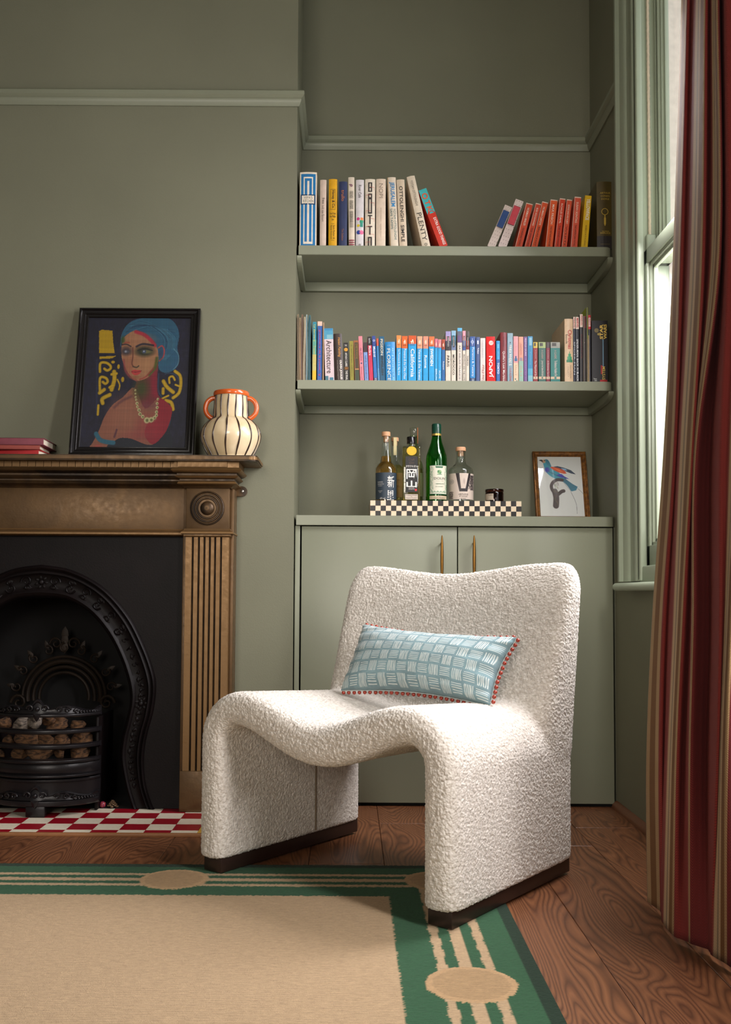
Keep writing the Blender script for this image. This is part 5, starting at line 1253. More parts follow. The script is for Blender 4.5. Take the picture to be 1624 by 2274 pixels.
b3('light blue guide lettered Florence & Tuscany', (1043, 1055.6), (1044, 1056.2), 747.5, (24, 124, 186), [('R', 0, .22, 0, 1, (40, 76, 140)), ('C', .12, .45, .28, (210, 220, 232)), ('C', .12, .45, .2, (40, 76, 140)), ('R', .04, .2, .42, .48, (210, 220, 232)), ('T', 'Florence & Tuscany', 'd', .24, .88, .28, .75, (220, 228, 234), .005), ('R', .91, 1, 0, 1, (30, 54, 96)), ('T', 'FR', 'd', .93, .985, .3, .7, (190, 200, 210))])
b3('dusky navy guide lettered Tokyo near its top', (1056.6, 1065.5), (1057.5, 1066), 748.5, (56, 78, 128), [('R', .08, .16, .3, .7, (206, 210, 220)), ('T', 'Tokyo', 'd', .24, .38, .25, .75, (232, 232, 236), .02)])
b3('white guide with brown lettering of the Cote d Azur, read upwards', (1066.7, 1077.8), (1067, 1078.5), 751, (216, 202, 196), [('T', "Côte d'Azur", 'u', .60, .99, .25, .8, (156, 88, 68), .01), ('T', 'GALLIMARD', 'd', .05, .45, .3, .6, (170, 176, 186))])
b3('thick glossy red guide lettered JAPON upwards', (1079.5, 1100), (1081, 1101.3), 747.5, (206, 26, 26), [('C', .14, .55, .26, (236, 214, 206)), ('T', 'G R', 'h', .115, .16, .35, .75, (190, 60, 50)), ('T', 'JAPON', 'u', .43, .90, .28, .80, (240, 234, 230), .02)], hard=False, rough=.25)
b3('narrow blue guide lettered TOKYO in white capitals', (1102.3, 1110.3), (1102.5, 1110.8), 757, (24, 140, 196), [('R', .45, 1, 0, 1, (24, 88, 156)), ('R', .08, .18, .25, .75, (90, 176, 216)), ('T', 'CITY GUIDE', 'd', .26, .45, .4, .65, (140, 206, 226)), ('T', 'TOKYO', 'd', .53, .80, .25, .8, (236, 238, 240), .015)])
b3('dark red clothbound book with white serif title, taller than its neighbours', (1111.2, 1125.5), (1111.5, 1126.3), 738.5, (118, 26, 36), [('T', "Quille's Last Marbles", 'd', .38, .98, .3, .68, (228, 214, 210), .005), ('T', 'ALISON', 'd', .08, .28, .4, .6, (80, 20, 26))], hard=True)
b3('pale grey blue paperback with white title and a red squiggle', (1126.8, 1139.5), (1127.3, 1139.8), 740, (128, 158, 172), [('T', 'YINKA WHERE IS', 'd', .24, .66, .25, .75, (224, 224, 218), .02), ('T', 'YOUR HUZBAND', 'd', .70, .98, .35, .75, (180, 70, 60), .0), ('R', .18, .21, .45, .6, DK)])
b3('pink paperback with a small blue figure', (1140.3, 1151), (1140.7, 1151.6), 747, (212, 146, 150), [('R', .43, .48, .35, .65, (30, 84, 130)), ('R', .48, .54, .2, .8, (40, 96, 140)), ('R', .58, 1, 0, 1, (214, 186, 156)), ('T', 'SALLY', 'd', .62, .86, .35, .65, (176, 140, 116)), ('C', .93, .4, .15, (60, 120, 110)), ('C', .97, .7, .15, (60, 120, 110))])
b3('peach and mint paperback', (1152, 1163), (1152.3, 1163), 748, (214, 150, 126), [('R', .53, 1, 0, 1, (140, 176, 158)), ('R', .46, .53, .2, .8, (150, 130, 140)), ('T', 'AUTUMN', 'd', .15, .40, .35, .65, (190, 110, 100)), ('T', 'ALI', 'd', .62, .86, .35, .65, (196, 150, 120))])
b3('slim purple paperback with white capitals', (1163.4, 1171.2), (1163.7, 1171.6), 748, (116, 82, 140), [('T', 'ROYLD DUKE', 'd', .04, .42, .3, .7, (214, 200, 220), .01), ('T', '< When we do', 'd', .48, .95, .3, .7, (150, 120, 170))])
b3('light blue paperback with a wave at the foot', (1172.3, 1183.5), (1172.6, 1184), 747, (34, 132, 180), [('R', .03, .20, .25, .8, (130, 180, 200)), ('R', .70, .85, 0, 1, (80, 160, 190)), ('R', .85, 1, 0, 1, (120, 176, 190)), ('T', 'Coastline', 'd', .34, .62, .4, .6, (120, 190, 214))])
def classic(label, x0, x1, col, s, top):
    b3(label, (x0, x1), (x0 + .2, x1 + .2), 760, col, [('R', 0, .145, 0, 1, top), ('R', .02, .10, .15, .6, (60, 56, 50)), ('T', 'A CLASSIC', 'd', .20, .42, .4, .62, (206, 170, 160)), ('T', s, 'd', .46, .84, .3, .7, (226, 214, 206), .005), ('R', .855, .915, 0, 1, (206, 180, 150)), ('C', .885, .5, .12, col)], depth=.12)
classic('wine red classic with a cream band and a yellow picture top', 1184.5, 1194.6, (142, 30, 38), 'The Wizard of Oz', (206, 176, 60))
classic('bottle green classic with a cream band', 1196.4, 1212.6, (44, 96, 86), 'Journey to the Centre of the Earth', (156, 176, 110))
classic('narrow wine red classic with a cream band and dark top', 1213.4, 1221.8, (128, 30, 50), 'A Christmas Carol', (70, 46, 50))
classic('widest teal green classic with a cream band', 1223, 1244.4, (22, 118, 112), 'The Adventures of Huckleberry Finn', (150, 150, 140))
b3('thick cream hardback with red title and a green fir tree', (1253.5, 1273), (1254.5, 1273.5), 708.5, (216, 186, 152), [('T', 'Christmas', 'd', .18, .48, .38, .85, (186, 30, 50), .01), ('T', 'book', 'd', .25, .40, .1, .35, (50, 46, 44)),
    ('R', .52, .555, .52, .60, (60, 140, 96)), ('R', .555, .60, .4, .72, (60, 140, 96)), ('R', .60, .65, .3, .82, (60, 150, 106)), ('R', .65, .69, .2, .92, (56, 130, 96)), ('T', 'INVITATION', 'd', .74, .94, .58, .78, (150, 130, 110)), ('T', 'COLLECT P', 'd', .76, .92, .3, .48, (150, 130, 110))], hard=True, depth=.21, Y=3.338)
MR = (226, 206, 190); RD = (190, 28, 40)
G4 = 'comic books on the lower shelf'
b3('thin comic with a white top, beside the fir tree book', (1273.6, 1278), (1274, 1279), 704, (30, 36, 56), [('R', 0, .18, 0, 1, MR), ('T', 'MARVEL', 'd', .02, .17, .15, .85, RD), ('T', 'SPIDER-MAN', 'd', .38, .88, .2, .8, (214, 220, 226))], group=G4)
b3('black comic with a white top and long white lettering', (1278.7, 1286.3), (1279.5, 1287), 704, (22, 24, 36), [('R', 0, .185, 0, 1, MR), ('T', 'MARVEL', 'd', .02, .17, .2, .85, RD, .02), ('T', 'SPIDER-MAN: BACK IN BLACK', 'd', .34, .98, .25, .75, (230, 230, 232), .015)], group=G4)
b3('black comic with a white top and a dim red title', (1288.3, 1295), (1288.8, 1295.6), 698, (26, 20, 22), [('R', 0, .19, 0, 1, MR), ('T', 'MARVEL', 'd', .02, .17, .25, .85, RD), ('T', 'DAREDEVIL', 'd', .30, .66, .35, .75, (110, 24, 28))], group=G4)
b3('dark comic with a brown stained edge', (1296, 1302.5), (1296.4, 1303), 702, (36, 26, 24), [('R', 0, .18, .1, 1, (110, 50, 46)), ('R', 0, 1, 0, .12, (140, 122, 96)), ('T', 'MARVEL', 'd', .02, .17, .3, .85, (60, 20, 20)), ('C', .4, .4, .1, (190, 180, 160))], group=G4)
b3('very thin tall comic with a lime yellow edge', (1303.2, 1306), (1303.8, 1306.8), 682.5, (158, 168, 30), [('R', 0, 1, 0, .45, (54, 50, 96)), ('R', .42, 1, .3, 1, (150, 130, 90))], group=G4, depth=.2)
b3('dark comic with a red and white top', (1306.9, 1312.8), (1307.3, 1313.5), 700, (30, 28, 34), [('R', 0, .21, 0, 1, RD), ('R', .04, .17, .1, .9, (222, 206, 200)), ('T', 'MARVEL', 'd', .05, .16, .25, .8, RD), ('R', .3, 1, .0, .25, (190, 160, 110))], group=G4)
b3('thick black paperback with yellow block letters and a light blue line', (1315.5, 1350.5), (1315, 1351), 712, (24, 22, 24), [('T', 'STAR', 'u', .06, .30, .50, .70, (214, 180, 80), .04), ('T', 'WARS', 'u', .06, .30, .74, .94, (214, 180, 80), .04), ('R', .30, .74, .68, .73, (110, 150, 176)),
    ('R', .72, .86, .55, .66, (150, 26, 26)), ('R', .95, 1, .5, .95, (160, 20, 22)), ('T', 'SYSTEM', 'u', .74, .95, .64, .82, (206, 174, 80), .01), ('C', .16, .3, .14, (120, 104, 60)), ('C', .22, .42, .08, (160, 140, 60)), ('T', 'JI', 'd', .92, .97, .1, .3, (180, 180, 176))], hard=False, depth=.12)

# ---- stack lying on the mantel
ZM = z_top + .0004
def flatbook(label, xr, yb, yt, col, tilt, depth, dx, sd):
    Yf = 3.165; r_ = at(xr, yb, Yf); th = (yb - yt) / FPX * Yf; L = .24
    zb_ = sd; t_ = thing('book', label, 'book', (r_.x, Yf, zb_), (0, 0, tilt), 'red books stacked on the mantel shelf')
    cm = flat(col, .6)
    # spine towards the room, fore edge at the right end
    pl = [(0, 0), (0, th), (-.002, th)]
    boxes('cover', [(-L, -.002, -.002, .0015, 0, th), (-L, 0, -.002, depth, 0, .0022), (-L, 0, -.002, depth, th - .0022, th)], cm, t_, bevel=.0006)
    boxes('pages', [(-L + .003, -.004, .0016, depth - .003, .0023, th - .0023)], M_PAGE, t_, bevel=.0)
    return zb_ + th + .0003
z_ = flatbook('bright red book at the bottom of the stack on the mantel', 87, 1008, 995.5, (168, 20, 26), -.10, .15, 0, ZM)
z_ = flatbook('faded rust red book in the middle of the stack on the mantel', 90, 995, 985, (140, 58, 46), .05, .145, 0, z_)
z_ = flatbook('wine purple book on top of the stack on the mantel', 98, 985, 969, (122, 54, 66), .02, .155, 0, z_)

# ------------------------------------------------------------ portrait in its black frame, leaning on the wall
def leaning_frame(name, label, group, cat, TL, TR, BL, BR, Yt, Yb, zb_, fw, fd, fm, prof):
    tl, tr = at(*TL, Yt), at(*TR, Yt); bl, br = at(*BL, Yb), at(*BR, Yb)
    xc = (tl.x + tr.x + bl.x + br.x) / 4; w = ((tr.x - tl.x) + (br.x - bl.x)) / 2
    H = sqrt((tl.z - zb_) ** 2 + (Yt - Yb) ** 2); lean = atan2(Yt - Yb, tl.z - zb_)
    root = thing(name, label, cat, (xc, Yb, zb_ + .0005 + fd * sin(lean)), (-lean, 0, 0))
    # mitred frame swept round the rectangle, local x-z plane, y towards the wall
    rect = [(-w / 2, 0), (w / 2, 0), (w / 2, H), (-w / 2, H)]; V = []; F = []; m = len(prof)
    for i, (x, z) in enumerate(rect):
        sx = 1 if x < 0 else -1; sz = 1 if z == 0 else -1
        for d, y in prof: V.append((x + sx * d, y, z + sz * d))
    for i in range(4):
        for j in range(m): F.append((i * m + j, ((i + 1) % 4) * m + j, ((i + 1) % 4) * m + (j + 1) % m, i * m + (j + 1) % m))
    auto(mesh('frame', V, F, fm, root), 30)
    boxes('backing_board', [(-w / 2 + .004, w / 2 - .004, fd - .004, fd - .001, .004, H - .004)], flat((60, 46, 34), .9), root)
    return root, w, H
t = NT('black_lacquer'); t.b.inputs['Base Color'].default_value = rgba((16, 13, 13)); t.b.inputs['Roughness'].default_value = .22; t.bump(t.noise(t.coord(), 120, 3), .12, .001); M_LACQ = t.m
fw = .032
prof = [(0, .022), (0, .002), (.003, -.001), (.007, -.002), (.010, .003), (.016, .006), (.020, .005), (.022, .008), (.027, .009), (.030, .008), (.032, .011), (.032, .015), (.004, .022)]
fr, w, H = leaning_frame('framed_portrait', 'portrait of a blue haired woman in a black frame on the mantel shelf', None, 'painting', (173, 686), (444, 687), (155, 1007), (432, 1007), YCH - .026, 3.185, z_top, fw, .024, M_LACQ, prof)
cv = Canvas(250, 300, (27, 27, 48)); SKR = 1
def cmap(p):
    v = (p[1] - 205) / 1495; return ((p[0] - (222 - 82 * v)) / ((1420 - 35 * v) - (222 - 82 * v)), v)
cv.map = cmap
cv.noise(40, .22); cv.noise(110, .18, 1.0, .4)
GOLD = (200, 160, 18)
k = 1 / 1215
cv.stroke([(330, 700), (335, 1330)], 22 * k, (52, 62, 96), .5); cv.stroke([(1200, 1290), (1190, 1500), (1185, 1690)], 20 * k, (44, 74, 100), .7)
cv.stroke([(1050, 860), (1050, 1050), (1090, 1120)], 16 * k, (44, 84, 112), .6); cv.stroke([(1130, 860), (1180, 850), (1260, 880), (1300, 960)], 14 * k, (50, 90, 118), .6)
cv.poly([(345, 365), (375, 350), (500, 360), (512, 500), (532, 625), (350, 625)], GOLD); cv.poly([(355, 665), (550, 655), (500, 685), (355, 692)], GOLD)
for pts, wd in (([(365, 840), (368, 745), (430, 735), (480, 765), (488, 800), (450, 825), (415, 805)], 30), ([(370, 1080), (368, 915), (430, 910), (458, 950), (432, 978), (400, 958)], 30), ([(365, 1085), (420, 1045)], 40),
                ([(530, 840), (535, 930), (505, 1045)], 48), ([(500, 870), (560, 860)], 30), ([(480, 1020), (530, 990)], 30), ([(570, 930), (598, 990), (590, 1045)], 18), ([(405, 1200), (400, 1150), (485, 1105)], 44), ([(355, 1225), (350, 1330)], 26),
                ([(1240, 830), (1300, 880), (1312, 980), (1290, 1080), (1225, 1135)], 36), ([(1180, 965), (1175, 905), (1215, 890), (1240, 930)], 24), ([(1108, 945), (1150, 1010), (1225, 1070)], 42), ([(1095, 1145), (1170, 1110)], 22), ([(1140, 1165), (1205, 1190), (1228, 1265)], 40), ([(1250, 985), (1290, 1000)], 22)):
    cv.stroke(pts, wd * k, GOLD, 1, .25); cv.stroke(pts, wd * k * .35, (226, 190, 50), .5)
for c_, a_, b_ in (((515, 728), 22, 16), ((580, 780), 15, 27), ((632, 928), 18, 30)): cv.ell(c_, a_ * k, b_ * k, GOLD)
cv.stroke([(1107, 1030), (1107, 1085)], 34 * k, GOLD); 
BH = (44, 96, 124)
cv.poly(spline([(600, 560), (600, 440), (640, 330), (720, 250), (850, 208), (1000, 206), (1150, 212), (1235, 280), (1278, 400), (1262, 560), (1282, 650), (1270, 760), (1200, 830), (1110, 845), (1050, 800), (1040, 700), (1000, 560), (900, 430), (780, 350), (680, 390), (620, 460)], 5, True), BH)
for i in range(60):
    f = rng.rand(); c_ = [(52, 110, 140), (30, 70, 98), (70, 128, 150), (24, 52, 84)][i % 4]
    cv.stroke([(640 + 60 * f, 430 - 150 * f), (760 + 90 * f, 330 - 100 * f + 60 * rng.rand()), (980 + 120 * f, 300 + 40 * f), (1130 + 130 * f, 500 - 160 * f)], 7 * k, c_, .55, .6)
for i in range(40):
    f = rng.rand(); c_ = [(52, 110, 140), (26, 62, 92), (80, 140, 160)][i % 3]
    cv.stroke([(900 + 250 * f, 300 + 40 * f), (1060 + 190 * f, 420 + 30 * f), (1080 + 160 * f, 560 + 20 * f), (1040 + 100 * f, 700)], 6 * k, c_, .5, .6)
cv.stroke([(1110, 600), (1200, 610), (1250, 680), (1220, 780), (1120, 800)], 60 * k, (42, 92, 124), .8); cv.stroke([(1220, 570), (1275, 640), (1275, 740), (1220, 810)], 10 * k, (104, 150, 164), .7)
cv.poly(spline([(800, 920), (920, 890), (1010, 800), (1040, 740), (1035, 900), (1040, 1080), (1075, 1160), (920, 1290), (790, 1220), (765, 1050), (790, 980)], 4, True), (122, 44, 50))
cv.poly(spline([(775, 1020), (640, 1130), (520, 1220), (430, 1350), (372, 1500), (300, 1640), (275, 1702), (500, 1702), (545, 1640), (620, 1590), (740, 1600), (880, 1650), (1000, 1662), (1120, 1560), (1180, 1450), (1217, 1300), (1200, 1235), (1060, 1140), (900, 1260)], 4, True), (150, 92, 70))
cv.poly(spline([(1060, 1140), (1200, 1230), (1217, 1300), (1180, 1450), (1120, 1560), (1000, 1660), (905, 1560), (930, 1440), (1040, 1380)], 4, True), (150, 26, 44))
cv.ell((960, 1440), 120 * k, 90 * k, (160, 50, 56), .6, .8); cv.ell((860, 1560), 160 * k, 60 * k, (150, 60, 60), .6, .8); cv.ell((650, 1300), 130 * k, 150 * k, (166, 108, 82), .6, .8)
cv.ell((850, 1030), 80 * k, 110 * k, (58, 74, 26), .85, .6); cv.stroke([(1000, 860), (1000, 1000), (1020, 1100)], 60 * k, (150, 24, 50), .8, .7); cv.stroke([(900, 1220), (960, 1230), (1020, 1220)], 60 * k, (120, 64, 70), .6, .8)
cv.stroke([(540, 1250), (620, 1180), (740, 1120)], 26 * k, (90, 50, 60), .6, .8)
cv.poly(spline([(622, 470), (680, 400), (780, 355), (900, 420), (985, 500), (1032, 580), (1042, 700), (1000, 820), (920, 905), (820, 942), (760, 930), (690, 850), (640, 750), (610, 640)], 5, True), (176, 122, 86))
cv.ell((900, 740), 90 * k, 100 * k, (186, 136, 92), .7, .8); cv.ell((700, 780), 40 * k, 90 * k, (168, 96, 72), .6, .8); cv.ell((840, 460), 120 * k, 50 * k, (182, 126, 92), .6, .8)
cv.stroke([(640, 700), (660, 820), (720, 900), (790, 935)], 22 * k, (160, 66, 66), .8, .7)
cv.stroke([(775, 372), (870, 405), (950, 470), (1000, 530)], 40 * k, (184, 44, 62), .95, .4); cv.stroke([(1025, 680), (1005, 790), (940, 870)], 34 * k, (76, 88, 28), .9, .6); cv.stroke([(985, 800), (900, 895), (830, 925)], 16 * k, (160, 56, 50), .8, .6)
cv.ell((625, 470), 22 * k, 40 * k, (60, 84, 34), .9, .5); cv.stroke([(620, 530), (660, 500), (700, 500)], 18 * k, (176, 74, 52), .8, .5)
cv.ell((665, 600), 62 * k, 44 * k, (50, 42, 52), .9, .5); cv.ell((880, 600), 105 * k, 56 * k, (42, 48, 30), .95, .4); cv.ell((905, 605), 55 * k, 20 * k, (120, 116, 70), .9, .4); cv.ell((875, 604), 22 * k, 20 * k, (70, 84, 120), .95, .3); cv.ell((668, 605), 34 * k, 18 * k, (90, 90, 100), .9, .4); cv.ell((660, 604), 12 * k, 12 * k, (170, 176, 190), .9, .4); cv.ell((872, 600), 8 * k, 8 * k, (210, 214, 220), .9, .4)
cv.stroke([(615, 525), (670, 520), (720, 545)], 14 * k, (44, 36, 44), .9, .4); cv.stroke([(785, 545), (860, 515), (980, 530)], 22 * k, (44, 38, 50), .95, .4); cv.stroke([(800, 590), (870, 570), (970, 590)], 10 * k, (20, 18, 28), .9, .3)
cv.stroke([(742, 560), (745, 660), (735, 740), (750, 775)], 14 * k, (110, 58, 46), .9, .5); cv.stroke([(750, 778), (790, 788), (815, 770)], 14 * k, (60, 50, 36), .9, .4)
cv.poly(spline([(728, 832), (770, 815), (800, 818), (848, 826), (820, 868), (775, 880), (745, 862)], 4, True), (198, 64, 62)); cv.stroke([(735, 838), (790, 842), (850, 826)], 7 * k, (110, 30, 34), .9, .3); cv.ell((780, 905), 50 * k, 16 * k, (140, 90, 50), .6, .7)
cv.stroke([(1040, 560), (1080, 535), (1108, 580), (1100, 660), (1055, 710)], 16 * k, (190, 70, 72), .95, .4); cv.ell((1068, 630), 24 * k, 60 * k, (44, 66, 96), .8, .5)
cv.poly(spline([(500, 1702), (560, 1620), (640, 1590), (760, 1602), (900, 1655), (1010, 1668), (1120, 1575), (1190, 1450), (1222, 1320), (1200, 1500), (1180, 1702)], 4, True), (24, 30, 42))
cv.stroke([(335, 1545), (380, 1610), (450, 1635), (540, 1645)], 48 * k, (42, 104, 126), 1, .25); cv.stroke([(575, 1500), (550, 1580)], 22 * k, (80, 40, 56), .8, .5); cv.ell((360, 1680), 40 * k, 14 * k, (190, 70, 66), .6, .6)
for x, y, r_ in ((783, 1050, 11), (785, 1090, 10), (788, 1130, 12), (795, 1160, 12), (805, 1200, 17), (812, 1238, 15), (830, 1275, 19), (843, 1320, 20), (875, 1350, 20), (925, 1390, 34), (975, 1385, 30), (1012, 1362, 20), (1035, 1335, 18), (1036, 1297, 18), (1043, 1245, 17), (1041, 1200, 16), (1048, 1150, 14)):
    cv.ell((x, y), r_ * k, r_ * k, (206, 196, 140), 1, .2); cv.ell((x + 3, y + 2), r_ * k * .5, r_ * k * .5, (84, 92, 40), .8, .3)
# canvas weave and crackle
gx = rng.rand(1, 250) * .10 + rng.rand(300, 1) * .10 - .1; cv.a *= (1 + gx)[..., None]
for i in range(260):
    x, y = rng.rand(2); a_ = rng.choice([0, pi / 2]) + rng.randn() * .25; l = .03 + .04 * rng.rand(); cv.map = None
    cv.stroke([(x, y), (x + l * cos(a_), y + l * sin(a_) * .8)], .0022, (120, 112, 110), .18, .4)
M_PAINTING = attr_mat('painted_canvas', .5, (900, .5, .0006))
cv.a *= .74
cv.panel('canvas', lambda u, v: np.stack([-w / 2 + fw - .002 + u * (w - 2 * fw + .004), np.full_like(u, .0125), fw - .002 + (1 - v) * (H - 2 * fw + .004)], -1), M_PAINTING, fr)

# ------------------------------------------------------------ striped vase
vz = thing('vase', 'cream glazed vase with dark brown stripes, orange rim and two orange handles', 'vase', (0, 0, 0))
vc = at(512.5, 1005, 3.205); vz.location = (vc.x, 3.205, ZM)
m_ = 3.205 / FPX; yb_ = at(512, 1006, 3.205).z; sc_z = (at(512, 872, 3.205).z - ZM) / (134 * m_)
vp = [(0, 0), (44, 0), (47, 2), (56, 16), (63, 30), (66, 42), (65, 52), (60, 64), (50, 74), (41, 79), (38.5, 83), (38, 95), (37, 112), (36.5, 126), (38.5, 130), (39, 133), (36, 134.5), (33, 132), (33.5, 120), (35, 85), (20, 70), (0, 66)]
vps = [tuple(p) for p in spline([np.array(p, float) for p in vp[:16]], 4)] + vp[16:]
vps = [(max(0, r) * m_, z * m_ * sc_z) for r, z in vps]
tt = NT('glazed_cream_stoneware'); v = tt.coord('Object'); tt.link(tt.ramp(tt.noise(v, 18, 4), [(.3, rgba((206, 180, 138))), (.7, rgba((228, 208, 172)))]), tt.b.inputs['Base Color']); tt.b.inputs['Roughness'].default_value = .3; tt.b.inputs['Coat Weight'].default_value = .6; tt.bump(tt.noise(v, 35, 2), .2, .002)
M_VASE = tt.m; M_OR = flat((206, 92, 34), .25, 0, .6)
body = lathe('body', vps[:-6] if False else vps, M_VASE, vz, seg=56)
rim = [(r, z) for r, z in [(38.9, 125.5), (40.2, 128), (40.5, 131), (39, 134.6), (36, 135.6), (32.6, 133), (32.8, 126)]]
lathe('rim', [(r * m_, z * m_ * sc_z) for r, z in rim], M_OR, vz, seg=48)
def rad_at(z):
    for (r0, z0), (r1, z1) in zip(vps[:-8], vps[1:-7]):
        if z0 <= z <= z1 and z1 > z0: return r0 + (r1 - r0) * (z - z0) / (z1 - z0)
    return 38 * m_
M_DK = flat((52, 34, 26), .3, 0, .5)
for kk in range(14):
    a = 2 * pi * kk / 14 + .17; L = []
    for i in range(40):
        z = (1.5 + 123.5 * i / 39) * m_ * sc_z; r = rad_at(z) + .0002; aw = a + .03 * sin(i * .25 + kk)
        L.append((r * cos(aw), r * sin(aw), z))
    V, F = tube_vf(L, [.0025 + .0005 * sin(i * .5 + kk) for i in range(40)], 6); auto(mesh('stripe', V, F, M_DK, vz), 60)
for s_ in (1, -1):
    hp = spline([np.array(p) for p in [(36, 122), (44, 121), (53, 114), (57, 103), (55, 92), (48, 84), (40, 80)]], 5)
    tube('handle', [(s_ * x * m_, -.004, z * m_ * sc_z) for x, z in hp], 5.6 * m_, M_OR, vz, seg=12)

# ------------------------------------------------------------ tray with bottles on the worktop
ZW = ZC1
YT = 3.352
tx0, tx1 = at(822.5, 1130, YT).x, at(1158.5, 1130, YT).x; tzt = at(990, 1112.5, YT).z; NTC = 29; tw = (tx1 - tx0) / NTC; tdp = .17
tray = thing('tray', 'black and cream checked tile tray on the cupboard top', 'tray', ((tx0 + tx1) / 2, YT, ZW + .0004))
rh = (tzt - ZW) / 3
zz0 = ZW + .0005
boxes('tray_body', [(tx0 + .003, tx1 - .003, YT + .004, YT + tdp - .004, zz0, zz0 + .008), (tx0 + .003, tx0 + .010, YT + .004, YT + tdp - .004, zz0, tzt - .001), (tx1 - .010, tx1 - .003, YT + .004, YT + tdp - .004, zz0, tzt - .001),
      (tx0 + .003, tx1 - .003, YT + .003, YT + .010, zz0, tzt - .001), (tx0 + .003, tx1 - .003, YT + tdp - .010, YT + tdp - .004, zz0, tzt - .001)], flat((190, 170, 140), .6), tray, True)
M_TB = flat((26, 22, 22), .35); M_TC = flat((226, 206, 176), .35)
def tmesh(mt, dims):
    V, F = cube_vf(*dims); me = bpy.data.meshes.new('inlay_tile'); me.from_pydata(V, [], F); me.materials.append(mt); return me
hw_, hh_ = tw / 2 - .0002, rh / 2 - .0002
fm_ = [tmesh(m, (-hw_, hw_, -.003, 0, -hh_, hh_)) for m in (M_TB, M_TC)]; sm_ = [tmesh(m, (-.0015, .0015, -hw_, hw_, -hh_, hh_)) for m in (M_TB, M_TC)]
for r in range(3):
    for c in range(NTC):
        o = bpy.data.objects.new('inlay_tile', fm_[0 if (r + c) % 2 == 0 and False else (0 if (c + r) % 2 else 1)]); link(o, tray, True); o.location = (tx0 + tw * (c + .5), YT + .003, zz0 + rh * (2 - r + .5) + .0001)
        o.rotation_euler.y = random.uniform(-.02, .02)
    for c in range(11):
        for X_, q in ((tx0 + .0015, 0), (tx1 - .0015, 1)):
            o = bpy.data.objects.new('inlay_tile', sm_[(c + r + q) % 2]); link(o, tray, True); o.location = (X_, YT + .0095 + tw * (c + .5), zz0 + rh * (2 - r + .5) + .0001)
ZT_ = zz0 + .0088
def wrapc(cx, cy, R):
    """wrap x round a vertical cylinder, front facing the room"""
    return lambda p: (cx + R * sin((p[0] - cx) / R), cy - R * cos((p[0] - cx) / R), p[2])
def bottle(name, label, px, Y, prof, glass, liquid=None, lv=None, seg=40, cat='bottle'):
    """prof in px rows from the base upwards [(r, yrow)]"""
    m = Y / FPX; c = at(px, 1112, Y); t_ = thing(name, label, cat, (c.x, Y, ZT_), group=None)
    zof = lambda y: at(px, y, Y).z - ZT_
    pr = [(0, .0002), (prof[0][0] * m * .93, .0002), (prof[0][0] * m, .003)] + [(r * m, zof(y)) for r, y in prof[1:]]
    inner_ = [(max(.0004, r - .0022), z) for r, z in pr[2:]][::-1]; inner_[-1] = (inner_[-1][0], .008); 
    lathe('glass', pr + inner_ + [(0, .008)], glass, t_, seg=seg)
    if liquid:
        zl = zof(lv); lp = [(0, .0083)] + [(max(.0003, r - .0026), max(.0083, z)) for r, z in pr[2:] if z < zl]
        # radius at level
        rr = None
        for (r0, z0), (r1, z1) in zip(pr[2:-1], pr[3:]):
            if z0 <= zl <= z1: rr = r0 + (r1 - r0) * (zl - z0) / (z1 - z0 + 1e-9) - .0026
        if rr: lp.append((rr, zl)); 
        lp.append((0, zl)); lathe('liquid', lp, liquid, t_, seg=seg)
    return t_, m, zof
CLEAR = bottle_glass('clear_glass', (244, 248, 246))
def liq(name, c, a=.9):
    t = NT(name); t.b.inputs['Base Color'].default_value = rgba(c); t.b.inputs['Transmission Weight'].default_value = a; t.b.inputs['Roughness'].default_value = .05; t.b.inputs['IOR'].default_value = 1.33; return t.m
M_AMB = liq('amber_spirit', (240, 184, 80)); M_GOL = liq('golden_spirit', (240, 222, 140)); M_CORK = flat((206, 156, 116), .6)
def label_band(t_, R, z0, z1, a0, a1, col, name='paper_label', art=None):
    """curved label on the front of the bottle; angles from the front"""
    n = 28; off = .0005
    if art is not None:
        art.panel(name, lambda u, v: np.stack([(R + off) * np.sin(a0 + (a1 - a0) * u), -(R + off) * np.cos(a0 + (a1 - a0) * u), z1 + (z0 - z1) * v], -1), M_PRINT, t_); return
    V = []; 
    for i in range(n + 1):
        a = a0 + (a1 - a0) * i / n; V += [((R + off) * sin(a), -(R + off) * cos(a), z0), ((R + off) * sin(a), -(R + off) * cos(a), z1)]
    mesh(name, V, [(2 * i, 2 * i + 2, 2 * i + 3, 2 * i + 1) for i in range(n)], flat(col, .5), t_, smooth=True)
def ltext(t_, s, R, xo, z, w, h, col, **k):
    Rr = R + .0011; text_on('lettering', s, (xo, 0, z), (1, 0, 0), (0, 0, 1), w, h, col, t_, wrap=lambda p: (Rr * sin(p[0] / Rr), -Rr * cos(p[0] / Rr), p[2]), **k)
